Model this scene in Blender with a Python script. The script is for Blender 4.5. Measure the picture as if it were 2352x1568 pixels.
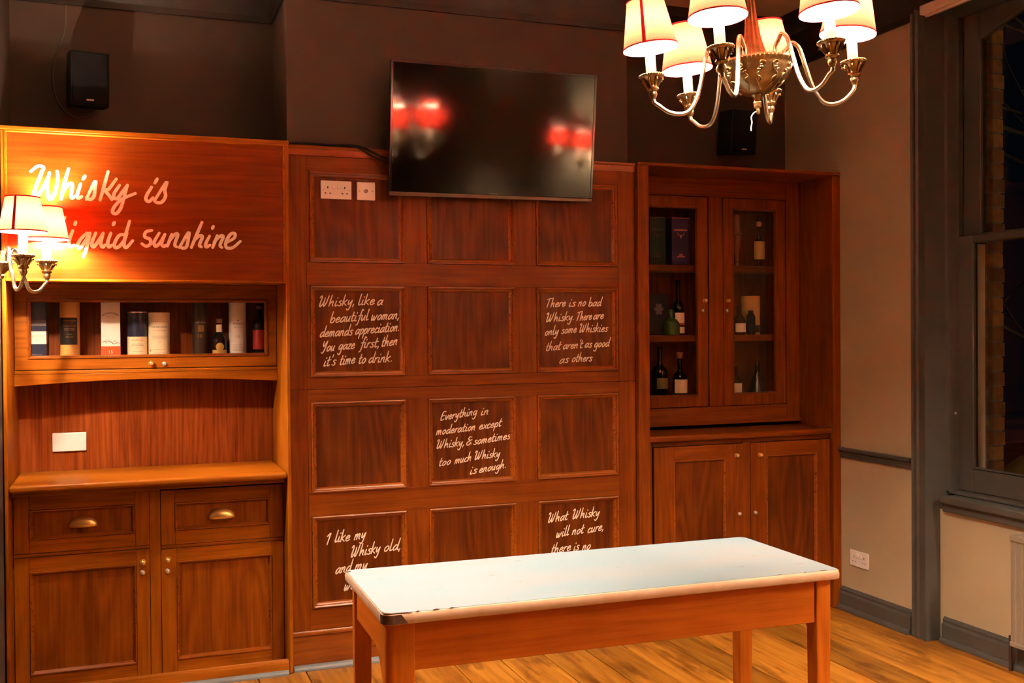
import bpy, bmesh, math, random
from mathutils import Vector, Matrix

# ------------------------------------------------------------------ clean
for o in list(bpy.data.objects):
    bpy.data.objects.remove(o, do_unlink=True)
scene = bpy.context.scene
COL = scene.collection

# ------------------------------------------------------------------ camera
FPX = 2388.0
cam_data = bpy.data.cameras.new('camera')
cam = bpy.data.objects.new('camera', cam_data)
COL.objects.link(cam)
cam_data.sensor_fit = 'HORIZONTAL'
cam_data.sensor_width = 36.0
cam_data.lens = FPX / 2352.0 * 36.0
cam_data.clip_start = 0.05
yaw, pit, rol = math.radians(20.4), math.radians(-0.62), math.radians(-0.43)
fw = Vector((math.sin(yaw) * math.cos(pit), math.cos(yaw) * math.cos(pit), math.sin(pit)))
rt0 = Vector((math.cos(yaw), -math.sin(yaw), 0))
up0 = rt0.cross(fw)
rt = rt0 * math.cos(rol) + up0 * math.sin(rol)
up = up0 * math.cos(rol) - rt0 * math.sin(rol)
m = Matrix((rt, up, -fw)).transposed().to_4x4()
m.translation = Vector((0, -4.87, 1.576))
cam.matrix_world = m
scene.camera = cam

# ------------------------------------------------------------------ world, exposure
world = bpy.data.worlds.new('night')
scene.world = world
world.use_nodes = True
bgn = world.node_tree.nodes['Background']
bgn.inputs[0].default_value = (0.012, 0.016, 0.028, 1)
bgn.inputs[1].default_value = 0.012
vs = scene.view_settings
vs.view_transform = 'Standard'
vs.look = 'None'
vs.exposure = 2.7
vs.gamma = 1.0
vs.use_curve_mapping = False
BULB = (1.0, 0.72, 0.52)
BULB_STRENGTH = 1000.0
SCONCE_STRENGTH = 1200.0

# ------------------------------------------------------------------ materials
def new_mat(name):
    mt = bpy.data.materials.new(name)
    mt.use_nodes = True
    nt = mt.node_tree
    for n in list(nt.nodes):
        nt.nodes.remove(n)
    out = nt.nodes.new('ShaderNodeOutputMaterial')
    return mt, nt, out

def N(nt, kind, **kw):
    n = nt.nodes.new(kind)
    for k, v in kw.items():
        setattr(n, k, v)
    return n

def ramp(nt, stops):
    r = N(nt, 'ShaderNodeValToRGB')
    e = r.color_ramp.elements
    while len(e) < len(stops):
        e.new(0.5)
    for i, (p, c) in enumerate(stops):
        e[i].position = p
        e[i].color = (*c, 1)
    return r

def paint(name, col, rough=0.55, var=0.12, scale=9.0, bump=0.05, metal=0.0, spec=0.5, detail_scale=140.0):
    """plain painted / plastic / metal surface with slight mottling"""
    mt, nt, out = new_mat(name)
    b = N(nt, 'ShaderNodeBsdfPrincipled')
    tc = N(nt, 'ShaderNodeTexCoord')
    nz = N(nt, 'ShaderNodeTexNoise')
    nz.inputs['Scale'].default_value = scale
    nz.inputs['Detail'].default_value = 5
    nt.links.new(tc.outputs['Object'], nz.inputs['Vector'])
    lo = tuple(c * (1 - var) for c in col)
    hi = tuple(min(1, c * (1 + var)) for c in col)
    r = ramp(nt, [(0.3, lo), (0.7, hi)])
    nt.links.new(nz.outputs['Fac'], r.inputs['Fac'])
    nt.links.new(r.outputs['Color'], b.inputs['Base Color'])
    b.inputs['Roughness'].default_value = rough
    b.inputs['Metallic'].default_value = metal
    b.inputs['Specular IOR Level'].default_value = spec
    if bump:
        n2 = N(nt, 'ShaderNodeTexNoise')
        n2.inputs['Scale'].default_value = detail_scale
        nt.links.new(tc.outputs['Object'], n2.inputs['Vector'])
        bp = N(nt, 'ShaderNodeBump')
        bp.inputs['Strength'].default_value = bump
        bp.inputs['Distance'].default_value = 0.004
        nt.links.new(n2.outputs['Fac'], bp.inputs['Height'])
        nt.links.new(bp.outputs['Normal'], b.inputs['Normal'])
    nt.links.new(b.outputs['BSDF'], out.inputs['Surface'])
    return mt

def wood(name, axis, dark, mid, light, rough=0.36, figure=0.14, seed=0.0, fine=70.0, spec=0.16):
    """stained timber, grain running along axis (0 x, 1 y, 2 z)"""
    mt, nt, out = new_mat(name)
    b = N(nt, 'ShaderNodeBsdfPrincipled')
    tc = N(nt, 'ShaderNodeTexCoord')
    geo = N(nt, 'ShaderNodeNewGeometry')
    off = N(nt, 'ShaderNodeVectorMath', operation='SCALE')
    comb = N(nt, 'ShaderNodeCombineXYZ')
    for i in range(3):
        nt.links.new(geo.outputs['Random Per Island'], comb.inputs[i])
    nt.links.new(comb.outputs[0], off.inputs[0])
    off.inputs['Scale'].default_value = 7.3
    add = N(nt, 'ShaderNodeVectorMath', operation='ADD')
    nt.links.new(tc.outputs['Object'], add.inputs[0])
    nt.links.new(off.outputs[0], add.inputs[1])
    mp = N(nt, 'ShaderNodeMapping')
    sc = [1.0, 1.0, 1.0]
    sc[axis] = 0.035
    mp.inputs['Scale'].default_value = sc
    mp.inputs['Location'].default_value = (seed, seed * 1.7, seed * 0.6)
    nt.links.new(add.outputs[0], mp.inputs['Vector'])
    n1 = N(nt, 'ShaderNodeTexNoise')
    n1.inputs['Scale'].default_value = fine
    n1.inputs['Detail'].default_value = 6
    n1.inputs['Roughness'].default_value = 0.62
    n1.inputs['Distortion'].default_value = 0.25
    nt.links.new(mp.outputs['Vector'], n1.inputs['Vector'])
    # broad figure (cathedral bands)
    mp2 = N(nt, 'ShaderNodeMapping')
    sc2 = [1.0, 1.0, 1.0]
    sc2[axis] = 0.16
    mp2.inputs['Scale'].default_value = sc2
    nt.links.new(add.outputs[0], mp2.inputs['Vector'])
    n2 = N(nt, 'ShaderNodeTexNoise')
    n2.inputs['Scale'].default_value = 4.2
    n2.inputs['Detail'].default_value = 1.5
    nt.links.new(mp2.outputs['Vector'], n2.inputs['Vector'])
    mul = N(nt, 'ShaderNodeMath', operation='MULTIPLY')
    mul.inputs[1].default_value = 22.0
    nt.links.new(n2.outputs['Fac'], mul.inputs[0])
    fr = N(nt, 'ShaderNodeMath', operation='PINGPONG')
    fr.inputs[1].default_value = 1.0
    nt.links.new(mul.outputs[0], fr.inputs[0])
    mix = N(nt, 'ShaderNodeMix', data_type='FLOAT')
    mix.inputs[0].default_value = figure
    nt.links.new(n1.outputs['Fac'], mix.inputs[2])
    nt.links.new(fr.outputs[0], mix.inputs[3])
    r = ramp(nt, [(0.22, dark), (0.5, mid), (0.78, light)])
    nt.links.new(mix.outputs[0], r.inputs['Fac'])
    # slow tone variation
    n3 = N(nt, 'ShaderNodeTexNoise')
    n3.inputs['Scale'].default_value = 2.3
    n3.inputs['Detail'].default_value = 3
    nt.links.new(tc.outputs['Object'], n3.inputs['Vector'])
    r3 = ramp(nt, [(0.3, (0.78, 0.76, 0.74)), (0.7, (1.12, 1.14, 1.16))])
    nt.links.new(n3.outputs['Fac'], r3.inputs['Fac'])
    mm = N(nt, 'ShaderNodeMix', data_type='RGBA', blend_type='MULTIPLY')
    mm.inputs[0].default_value = 1.0
    nt.links.new(r.outputs['Color'], mm.inputs[6])
    nt.links.new(r3.outputs['Color'], mm.inputs[7])
    nt.links.new(mm.outputs[2], b.inputs['Base Color'])
    rr = N(nt, 'ShaderNodeMapRange')
    rr.inputs[3].default_value = rough - 0.06
    rr.inputs[4].default_value = rough + 0.10
    nt.links.new(n1.outputs['Fac'], rr.inputs[0])
    nt.links.new(rr.outputs[0], b.inputs['Roughness'])
    b.inputs['Specular IOR Level'].default_value = spec
    bp = N(nt, 'ShaderNodeBump')
    bp.inputs['Strength'].default_value = 0.10
    bp.inputs['Distance'].default_value = 0.002
    nt.links.new(n1.outputs['Fac'], bp.inputs['Height'])
    nt.links.new(bp.outputs['Normal'], b.inputs['Normal'])
    nt.links.new(b.outputs['BSDF'], out.inputs['Surface'])
    return mt

def glass_pane(name, tint=(1, 1, 1), refl=1.0):
    mt, nt, out = new_mat(name)
    fr = N(nt, 'ShaderNodeFresnel')
    gb_ = N(nt, 'ShaderNodeNewGeometry')
    ior = N(nt, 'ShaderNodeMapRange')
    ior.inputs[3].default_value = 1.5
    ior.inputs[4].default_value = 1.0 / 1.5
    nt.links.new(gb_.outputs['Backfacing'], ior.inputs[0])
    nt.links.new(ior.outputs[0], fr.inputs['IOR'])
    t = N(nt, 'ShaderNodeBsdfTransparent')
    t.inputs[0].default_value = (*tint, 1)
    g = N(nt, 'ShaderNodeBsdfGlossy')
    g.inputs['Roughness'].default_value = 0.02
    mu = N(nt, 'ShaderNodeMath', operation='MULTIPLY')
    mu.inputs[1].default_value = refl
    nt.links.new(fr.outputs[0], mu.inputs[0])
    mx = N(nt, 'ShaderNodeMixShader')
    nt.links.new(mu.outputs[0], mx.inputs[0])
    nt.links.new(t.outputs[0], mx.inputs[1])
    nt.links.new(g.outputs[0], mx.inputs[2])
    nt.links.new(mx.outputs[0], out.inputs['Surface'])
    return mt

def emitter(name, col, strength):
    mt, nt, out = new_mat(name)
    e = N(nt, 'ShaderNodeEmission')
    tc = N(nt, 'ShaderNodeTexCoord')
    gr = N(nt, 'ShaderNodeTexNoise')
    gr.inputs['Scale'].default_value = 3
    nt.links.new(tc.outputs['Object'], gr.inputs['Vector'])
    r = ramp(nt, [(0.0, tuple(c * 0.97 for c in col)), (1.0, col)])
    nt.links.new(gr.outputs['Fac'], r.inputs['Fac'])
    nt.links.new(r.outputs['Color'], e.inputs[0])
    e.inputs[1].default_value = strength
    nt.links.new(e.outputs[0], out.inputs['Surface'])
    return mt

def shade_mat(name, outer, inner, trans):
    """lampshade fabric: red outside, pale lining inside, lets red light through"""
    mt, nt, out = new_mat(name)
    geo = N(nt, 'ShaderNodeNewGeometry')
    tc = N(nt, 'ShaderNodeTexCoord')
    wv = N(nt, 'ShaderNodeTexNoise')
    wv.inputs['Scale'].default_value = 260
    nt.links.new(tc.outputs['Object'], wv.inputs['Vector'])
    rw = ramp(nt, [(0.3, tuple(c * 0.9 for c in trans)), (0.7, trans)])
    nt.links.new(wv.outputs['Fac'], rw.inputs['Fac'])
    mx = N(nt, 'ShaderNodeMix', data_type='RGBA')
    nt.links.new(geo.outputs['Backfacing'], mx.inputs[0])
    mx.inputs[6].default_value = (*outer, 1)
    mx.inputs[7].default_value = (*inner, 1)
    d = N(nt, 'ShaderNodeBsdfDiffuse')
    nt.links.new(mx.outputs[2], d.inputs[0])
    t = N(nt, 'ShaderNodeBsdfTranslucent')
    nt.links.new(rw.outputs['Color'], t.inputs[0])
    a = N(nt, 'ShaderNodeAddShader')
    nt.links.new(d.outputs[0], a.inputs[0])
    nt.links.new(t.outputs[0], a.inputs[1])
    nt.links.new(a.outputs[0], out.inputs['Surface'])
    return mt

WD = ((0.095, 0.018, 0.0014), (0.175, 0.041, 0.0026), (0.245, 0.066, 0.004))
wood_v = wood('mahogany_vertical', 2, *WD, seed=1.0)
wood_h = wood('mahogany_horizontal', 0, *WD, seed=4.0)
wood_p = wood('mahogany_panel', 2, (0.052, 0.009, 0.0009), (0.100, 0.023, 0.0016), (0.155, 0.041, 0.0026), seed=9.0, figure=0.27)
wood_d = wood('mahogany_depth', 1, *WD, seed=6.0)
wood_m = wood('polished_highlit_moulding', 0, (0.14, 0.028, 0.0018), (0.24, 0.060, 0.003), (0.32, 0.090, 0.005), seed=5.0, rough=0.27, spec=0.5, figure=0.08)  # glossier wood, also lightened so the colour carries the moulding highlights
wood_sign = wood('mahogany_sign', 0, (0.10, 0.016, 0.0014), (0.17, 0.032, 0.0028), (0.23, 0.050, 0.004), seed=12.0, figure=0.12, rough=0.30)
wood_t = wood('pine_table', 2, (0.34, 0.080, 0.005), (0.50, 0.135, 0.008), (0.60, 0.180, 0.012), seed=3.0, figure=0.2, rough=0.42)
wood_th = wood('pine_table_rail', 0, (0.34, 0.078, 0.005), (0.48, 0.122, 0.008), (0.57, 0.160, 0.011), seed=7.0, figure=0.15, rough=0.42)
wall_paint = paint('wall_paint', (0.39, 0.335, 0.215), 0.75, 0.06, 3, 0.04)
wall_dark = paint('wall_paint_dark', (0.050, 0.032, 0.021), 0.75, 0.08, 3, 0.04)
trim_paint = paint('trim_paint', (0.060, 0.063, 0.058), 0.42, 0.10, 6, 0.03)
bead_paint = paint('bead_paint', (0.15, 0.175, 0.19), 0.45, 0.10, 12, 0.03)
ceil_paint = paint('ceiling_paint', (0.52, 0.37, 0.25), 0.8, 0.05, 2, 0.03)
white_plastic = paint('white_plastic', (0.74, 0.73, 0.71), 0.3, 0.02, 30, 0.0)
black_plastic = paint('black_plastic', (0.006, 0.006, 0.0065), 0.5, 0.2, 30, 0.02, spec=0.2)
grille_mat = paint('speaker_cloth', (0.004, 0.004, 0.0045), 0.9, 0.3, 300, 0.2, detail_scale=700, spec=0.1)
hole_mat = paint('dark_hole', (0.01, 0.009, 0.008), 0.7, 0.1, 10, 0.0)
brass = paint('brass', (0.88, 0.60, 0.20), 0.34, 0.08, 25, 0.0, metal=0.8)
silver = paint('nickel', (0.75, 0.72, 0.66), 0.34, 0.05, 25, 0.0, metal=0.8)
antique = paint('antique_brass', (0.30, 0.215, 0.11), 0.30, 0.30, 40, 0.05, metal=1.0)
pale_metal = paint('satin_silver_brass', (0.48, 0.42, 0.32), 0.26, 0.12, 40, 0.0, metal=1.0)
letter_paint = paint('lettering_paint', (0.80, 0.72, 0.62), 0.6, 0.12, 60, 0.0)
candle_mat = paint('candle_tube', (0.80, 0.74, 0.62), 0.4, 0.03, 20, 0.0)
shade = shade_mat('red_shade', (0.40, 0.03, 0.025), (0.74, 0.64, 0.52), (0.060, 0.0038, 0.0020))
shade_trim = paint('red_shade_trim', (0.55, 0.015, 0.04), 0.8, 0.1, 80, 0.0)
pane = glass_pane('cabinet_glass')
win_pane = glass_pane('window_glass', (0.97, 0.98, 0.97))
bulb_mat = emitter('lamp_filament_glow', BULB, BULB_STRENGTH)
bulb_mat_s = emitter('sconce_filament_glow', BULB, SCONCE_STRENGTH)

# ------------------------------------------------------------------ mesh helper
class MB:
    def __init__(self):
        self.v, self.f = [], []

    def add(self, verts, faces):
        n = len(self.v)
        self.v += [Vector(p) for p in verts]
        self.f += [tuple(i + n for i in f) for f in faces]
        return self

    def box(self, x0, x1, y0, y1, z0, z1):
        v = [(x, y, z) for x in (x0, x1) for y in (y0, y1) for z in (z0, z1)]
        return self.add(v, [(0, 1, 3, 2), (4, 6, 7, 5), (0, 4, 5, 1), (2, 3, 7, 6), (0, 2, 6, 4), (1, 5, 7, 3)])

    def loft(self, rings, closed=True, cap=(True, True), loop=False):
        n = len(rings[0])
        v = [p for r in rings for p in r]
        f = []
        R = len(rings)
        for i in range(R if loop else R - 1):
            a, b = i * n, ((i + 1) % R) * n
            for j in range(n if closed else n - 1):
                k = (j + 1) % n
                f.append((a + j, a + k, b + k, b + j))
        if not loop and closed:
            if cap[0]:
                f.append(tuple(reversed(range(n))))
            if cap[1]:
                f.append(tuple((R - 1) * n + j for j in range(n)))
        return self.add(v, f)

    def lathe(self, prof, c=(0, 0, 0), seg=24, axis=2, cap=(True, True), sx=1.0):
        rings = []
        for r, z in prof:
            ring = []
            for j in range(seg):
                a = 2 * math.pi * j / seg
                u, w = r * math.cos(a) * sx, r * math.sin(a)
                p = {2: (u, w, z), 1: (u, z, -w), 0: (z, u, w)}[axis]
                ring.append((p[0] + c[0], p[1] + c[1], p[2] + c[2]))
            rings.append(ring)
        return self.loft(rings, True, cap)

    def tube(self, pts, r, seg=10, cap=(True, True)):
        pts = [Vector(p) for p in pts]
        rings = []
        prev = None
        for i, p in enumerate(pts):
            t = (pts[min(i + 1, len(pts) - 1)] - pts[max(i - 1, 0)])
            if t.length < 1e-9:
                t = Vector((0, 0, 1))
            t.normalize()
            if prev is None:
                h = Vector((0, 0, 1)) if abs(t.z) < 0.9 else Vector((1, 0, 0))
                nrm = t.cross(h).normalized()
            else:
                nrm = (prev - t * prev.dot(t)).normalized()
            prev = nrm
            bn = t.cross(nrm)
            rr = r[i] if isinstance(r, (list, tuple)) else r
            rings.append([p + (nrm * math.cos(2 * math.pi * j / seg) + bn * math.sin(2 * math.pi * j / seg)) * rr for j in range(seg)])
        return self.loft(rings, True, cap)

    def frame_ring(self, x0, x1, z0, z1, prof):
        """moulding mitred round a rectangle in the xz plane; prof = [(inset, y)...]"""
        rings = []
        for ins, y in prof:
            rings.append([(x0 + ins, y, z0 + ins), (x1 - ins, y, z0 + ins), (x1 - ins, y, z1 - ins), (x0 + ins, y, z1 - ins)])
        return self.loft(rings, True, (False, False))

    def rect_frame(self, outer, inner, y0, y1):
        """closed frame between two rectangles (x0, x1, z0, z1) in the xz plane"""
        def R(q, y):
            return [(q[0], y, q[2]), (q[1], y, q[2]), (q[1], y, q[3]), (q[0], y, q[3])]
        return self.loft([R(outer, y0), R(inner, y0), R(inner, y1), R(outer, y1)], True, loop=True)

    def prism_xz(self, poly, y0, y1):
        return self.loft([[(x, y0, z) for x, z in poly], [(x, y1, z) for x, z in poly]])

    def prism_yz(self, poly, x0, x1):
        return self.loft([[(x0, y, z) for y, z in poly], [(x1, y, z) for y, z in poly]])

    def prism_xy(self, poly, z0, z1):
        return self.loft([[(x, y, z0) for x, y in poly], [(x, y, z1) for x, y in poly]])

    def build(self, name, mat, parent=None, bevel=0.0, smooth=40, kind=None, label=None, seg=2):
        off = Vector((0, 0, 0))
        if parent is not None and 'off' in parent:
            off = Vector(parent['off'])
        me = bpy.data.meshes.new(name)
        me.from_pydata([tuple(p - off) for p in self.v], [], self.f)
        bm = bmesh.new()
        bm.from_mesh(me)
        bmesh.ops.recalc_face_normals(bm, faces=bm.faces)
        bm.to_mesh(me)
        bm.free()
        o = bpy.data.objects.new(name, me)
        COL.objects.link(o)
        me.materials.append(mat)
        if smooth:
            for p in me.polygons:
                p.use_smooth = True
            me.set_sharp_from_angle(angle=math.radians(smooth))
        if bevel:
            bv = o.modifiers.new('bevel', 'BEVEL')
            bv.width = bevel
            bv.segments = seg
            bv.limit_method = 'ANGLE'
            bv.angle_limit = math.radians(50)
            bv.use_clamp_overlap = True
        if parent is not None:
            o.parent = parent
            o['off'] = tuple(off)
        if kind:
            o['kind'] = kind
        if label:
            o['label'] = label
        return o

def tag(o, label, cat, group=None):
    o['label'] = label
    o['category'] = cat
    if group:
        o['group'] = group
    return o

def thing(name, label, cat, loc=(0, 0, 0), group=None, kind=None):
    o = bpy.data.objects.new(name, None)
    COL.objects.link(o)
    o.location = loc
    o['off'] = tuple(loc)
    o.empty_display_size = 0.1
    if kind:
        o['kind'] = kind
    else:
        tag(o, label, cat, group)
    return o

def copy_tree(o, parent=None):
    c = o.copy()
    COL.objects.link(c)
    if parent is not None:
        c.parent = parent
    for ch in list(o.children):
        copy_tree(ch, c)
    return c

def smooth_path(pts, n=8):
    """Catmull-Rom through the points (any dimension)"""
    P = [Vector(p) for p in pts]
    if len(P) < 3:
        return P
    out = []
    for i in range(len(P) - 1):
        p0 = P[i - 1] if i else P[0] * 2 - P[1]
        p1, p2 = P[i], P[i + 1]
        p3 = P[i + 2] if i + 2 < len(P) else P[-1] * 2 - P[-2]
        for k in range(n):
            t = k / n
            out.append(0.5 * ((2 * p1) + (p2 - p0) * t + (2 * p0 - 5 * p1 + 4 * p2 - p3) * t * t + (3 * p1 - p0 - 3 * p2 + p3) * t ** 3))
    out.append(P[-1])
    return out

# ------------------------------------------------------------------ hand lettering (single stroke script, x-height 1)
G = {
 'a': (1.0, [[(.75, .85), (.45, 1), (.12, .6), (.1, .12), (.32, 0), (.62, .4), (.82, 1)], [(.82, 1), (.72, .3), (.88, 0)]]),
 'b': (.92, [[(.14, 2), (.08, 1), (.08, .05)], [(.08, .4), (.42, 1), (.7, .75), (.6, .15), (.3, 0), (.08, .12)]]),
 'c': (.78, [[(.68, .85), (.42, 1), (.1, .55), (.18, .06), (.42, 0), (.7, .2)]]),
 'd': (1.0, [[(.72, .85), (.42, 1), (.1, .5), (.18, 0), (.45, .1), (.74, .65)], [(.86, 2), (.74, .6), (.78, .05), (.95, .1)]]),
 'e': (.85, [[(.1, .45), (.55, .58), (.65, .85), (.42, 1), (.12, .6), (.14, .12), (.4, 0), (.76, .25)]]),
 'f': (.72, [[(.85, 1.85), (.62, 2.0), (.48, 1.4), (.3, -.6), (.05, -.85)], [(.12, .98), (.7, 1.05)]]),
 'g': (.95, [[(.74, .88), (.42, 1), (.1, .6), (.18, .1), (.42, .1), (.7, .6), (.78, .98)], [(.78, .98), (.68, -.5), (.4, -1), (.1, -.72)]]),
 'h': (.92, [[(.16, 2), (.08, 1), (.06, 0)], [(.08, .35), (.38, .95), (.58, .9), (.56, .3), (.7, 0)]]),
 'i': (.5, [[(.16, 1), (.1, .2), (.2, 0), (.38, .12)], [(.24, 1.45), (.27, 1.55)]]),
 'k': (.85, [[(.14, 2), (.08, 1), (.06, 0)], [(.66, 1.1), (.12, .55), (.3, .4), (.7, 0)]]),
 'l': (.5, [[(.18, 2), (.1, 1), (.1, .15), (.24, 0), (.42, .18)]]),
 'm': (1.2, [[(.1, 1), (.05, 0)], [(.08, .5), (.32, 1), (.46, .85), (.42, 0)], [(.45, .5), (.72, 1), (.88, .85), (.82, .2), (.98, 0)]]),
 'n': (.88, [[(.1, 1), (.06, 0)], [(.08, .5), (.38, 1), (.56, .9), (.52, .2), (.68, 0)]]),
 'o': (.88, [[(.45, 1), (.14, .65), (.14, .12), (.38, 0), (.66, .4), (.66, .85), (.45, 1), (.35, .92)]]),
 'p': (.85, [[(.12, 1), (.08, 0), (.02, -.9)], [(.08, .4), (.38, 1), (.66, .8), (.55, .15), (.28, 0), (.08, .18)]]),
 'r': (.62, [[(.12, 1), (.06, 0)], [(.08, .5), (.3, .92), (.56, 1)]]),
 's': (.72, [[(.6, .92), (.34, 1), (.18, .75), (.5, .4), (.46, .06), (.2, 0), (.0, .16)]]),
 't': (.62, [[(.28, 1.7), (.16, .8), (.16, .12), (.32, 0), (.52, .16)], [(.02, 1.05), (.55, 1.14)]]),
 'u': (.88, [[(.1, 1), (.08, .25), (.24, 0), (.48, .35), (.62, 1)], [(.62, 1), (.56, .2), (.72, 0)]]),
 'v': (.72, [[(.06, 1), (.26, 0), (.62, 1)]]),
 'w': (1.15, [[(.08, 1), (.1, .12), (.26, 0), (.46, .8)], [(.46, .8), (.5, .06), (.66, .04), (.98, 1)]]),
 'x': (.75, [[(.08, 1), (.3, .6), (.65, 0)], [(.66, 1), (.06, 0)]]),
 'y': (.85, [[(.1, 1), (.1, .35), (.28, .18), (.62, .95)], [(.66, 1), (.5, -.5), (.26, -.95), (.02, -.7)]]),
 'z': (.75, [[(.06, .95), (.62, 1), (.3, .5), (.06, 0), (.66, .06)]]),
 'W': (1.62, [[(-.08, 1.65), (.1, 1.92), (.26, 1.78), (.16, .8), (.18, .1), (.34, .02), (.6, .6), (.76, 1.3)], [(.76, 1.6), (.72, .4), (.86, .02), (1.1, .7), (1.3, 1.9)]]),
 'T': (1.0, [[(-.05, 1.75), (.5, 1.9), (.95, 1.95)], [(.45, 1.9), (.3, .9), (.22, 0)]]),
 'Y': (1.0, [[(.1, 1.8), (.12, 1.1), (.32, 1), (.75, 1.75)], [(.82, 1.85), (.55, .2), (.3, -.4), (.0, -.2)]]),
 'E': (.95, [[(.8, 1.85), (.3, 1.75), (.12, .9), (.1, .1), (.35, 0), (.75, .2)], [(.16, .95), (.62, 1.1)]]),
 'I': (.6, [[(.05, 1.35), (.4, 1.75), (.32, .9), (.26, -.1)]]),
 '&': (1.0, [[(.72, 1.7), (.4, 1.8), (.18, 1.45), (.5, 1.05), (.12, .7), (.14, .1), (.5, 0), (.7, .45)], [(.5, 1.05), (.85, 1.15)], [(.75, .6), (.85, .1)]]),
 "'": (.3, [[(.22, 1.9), (.16, 1.5)]]),
 ',': (.4, [[(.2, .15), (.08, -.35)]]),
 '.': (.4, [[(.14, .08), (.2, .14)]]),
}

def ribbon(mb, pts, w, y):
    """flat brush stroke with round ends in the xz plane at depth y, facing -y"""
    P = [Vector((p[0], p[1])) for p in pts]
    L, R = [], []
    n = len(P)
    for i in range(n):
        t = (P[min(i + 1, n - 1)] - P[max(i - 1, 0)])
        if t.length < 1e-9:
            t = Vector((1, 0))
        t.normalize()
        nn = Vector((-t.y, t.x))
        e = 0.82 + 0.18 * math.sin(math.pi * i / max(1, n - 1))
        L.append(P[i] + nn * w * 0.5 * e)
        R.append(P[i] - nn * w * 0.5 * e)
    v = []
    for a, b in zip(L, R):
        yy = y - 0.000006 * len(v)
        v += [(a.x, yy, a.y), (b.x, yy, b.y)]
    f = [(2 * i, 2 * i + 1, 2 * i + 3, 2 * i + 2) for i in range(n - 1)]
    mb.add(v, f)
    for c, s in ((P[0], 0), (P[-1], 1)):
        rr = w * 0.5 * 0.84
        k = 8
        mb.add([(c.x + rr * math.cos(2 * math.pi * j / k), y - 0.000012 * n - 0.00003 - 0.00002 * s, c.y + rr * math.sin(2 * math.pi * j / k)) for j in range(k)], [tuple(range(k))])

def write_word(mb, text, x0, z0, x1, z1, xh, w, y, slant=0.22):
    adv = sum(G[c][0] for c in text) - 0.15
    L = math.hypot(x1 - x0, z1 - z0)
    ux, uz = (x1 - x0) / L, (z1 - z0) / L
    sx = L / adv
    cx = 0.0
    k = 0
    for c in text:
        a, strokes = G[c]
        for st in strokes:
            pts = []
            for px, pz in smooth_path(st, 5):
                u = (cx + px) * sx + pz * xh * slant
                q = (pz if pz < 1 else 1 + (pz - 1) * 1.22) * xh
                pts.append((x0 + ux * u, z0 + uz * u + q))
            k += 1
            ribbon(mb, pts, w, y - 0.00001 * (k % 5))
        cx += a

def text_faces(s, width=None, height=None, spacing=1.0):
    """printed lettering as triangles in (u, v), centred on u, baseline v = 0"""
    cu = bpy.data.curves.new('lettering', 'FONT')
    cu.body = s
    cu.space_character = spacing
    cu.resolution_u = 2
    ob = bpy.data.objects.new('lettering', cu)
    COL.objects.link(ob)
    dg = bpy.context.evaluated_depsgraph_get()
    me = ob.evaluated_get(dg).to_mesh()
    v = [(p.co.x, p.co.y) for p in me.vertices]
    f = [tuple(p.vertices) for p in me.polygons]
    ob.evaluated_get(dg).to_mesh_clear()
    bpy.data.objects.remove(ob, do_unlink=True)
    bpy.data.curves.remove(cu)
    xs = [p[0] for p in v]
    ys = [p[1] for p in v]
    sx = width / (max(xs) - min(xs)) if width else None
    sy = height / max(ys) if height else None
    sx = sx or sy
    sy = sy or sx
    cx = (max(xs) + min(xs)) / 2
    return [((a - cx) * sx, b * sy) for a, b in v], f

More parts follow.
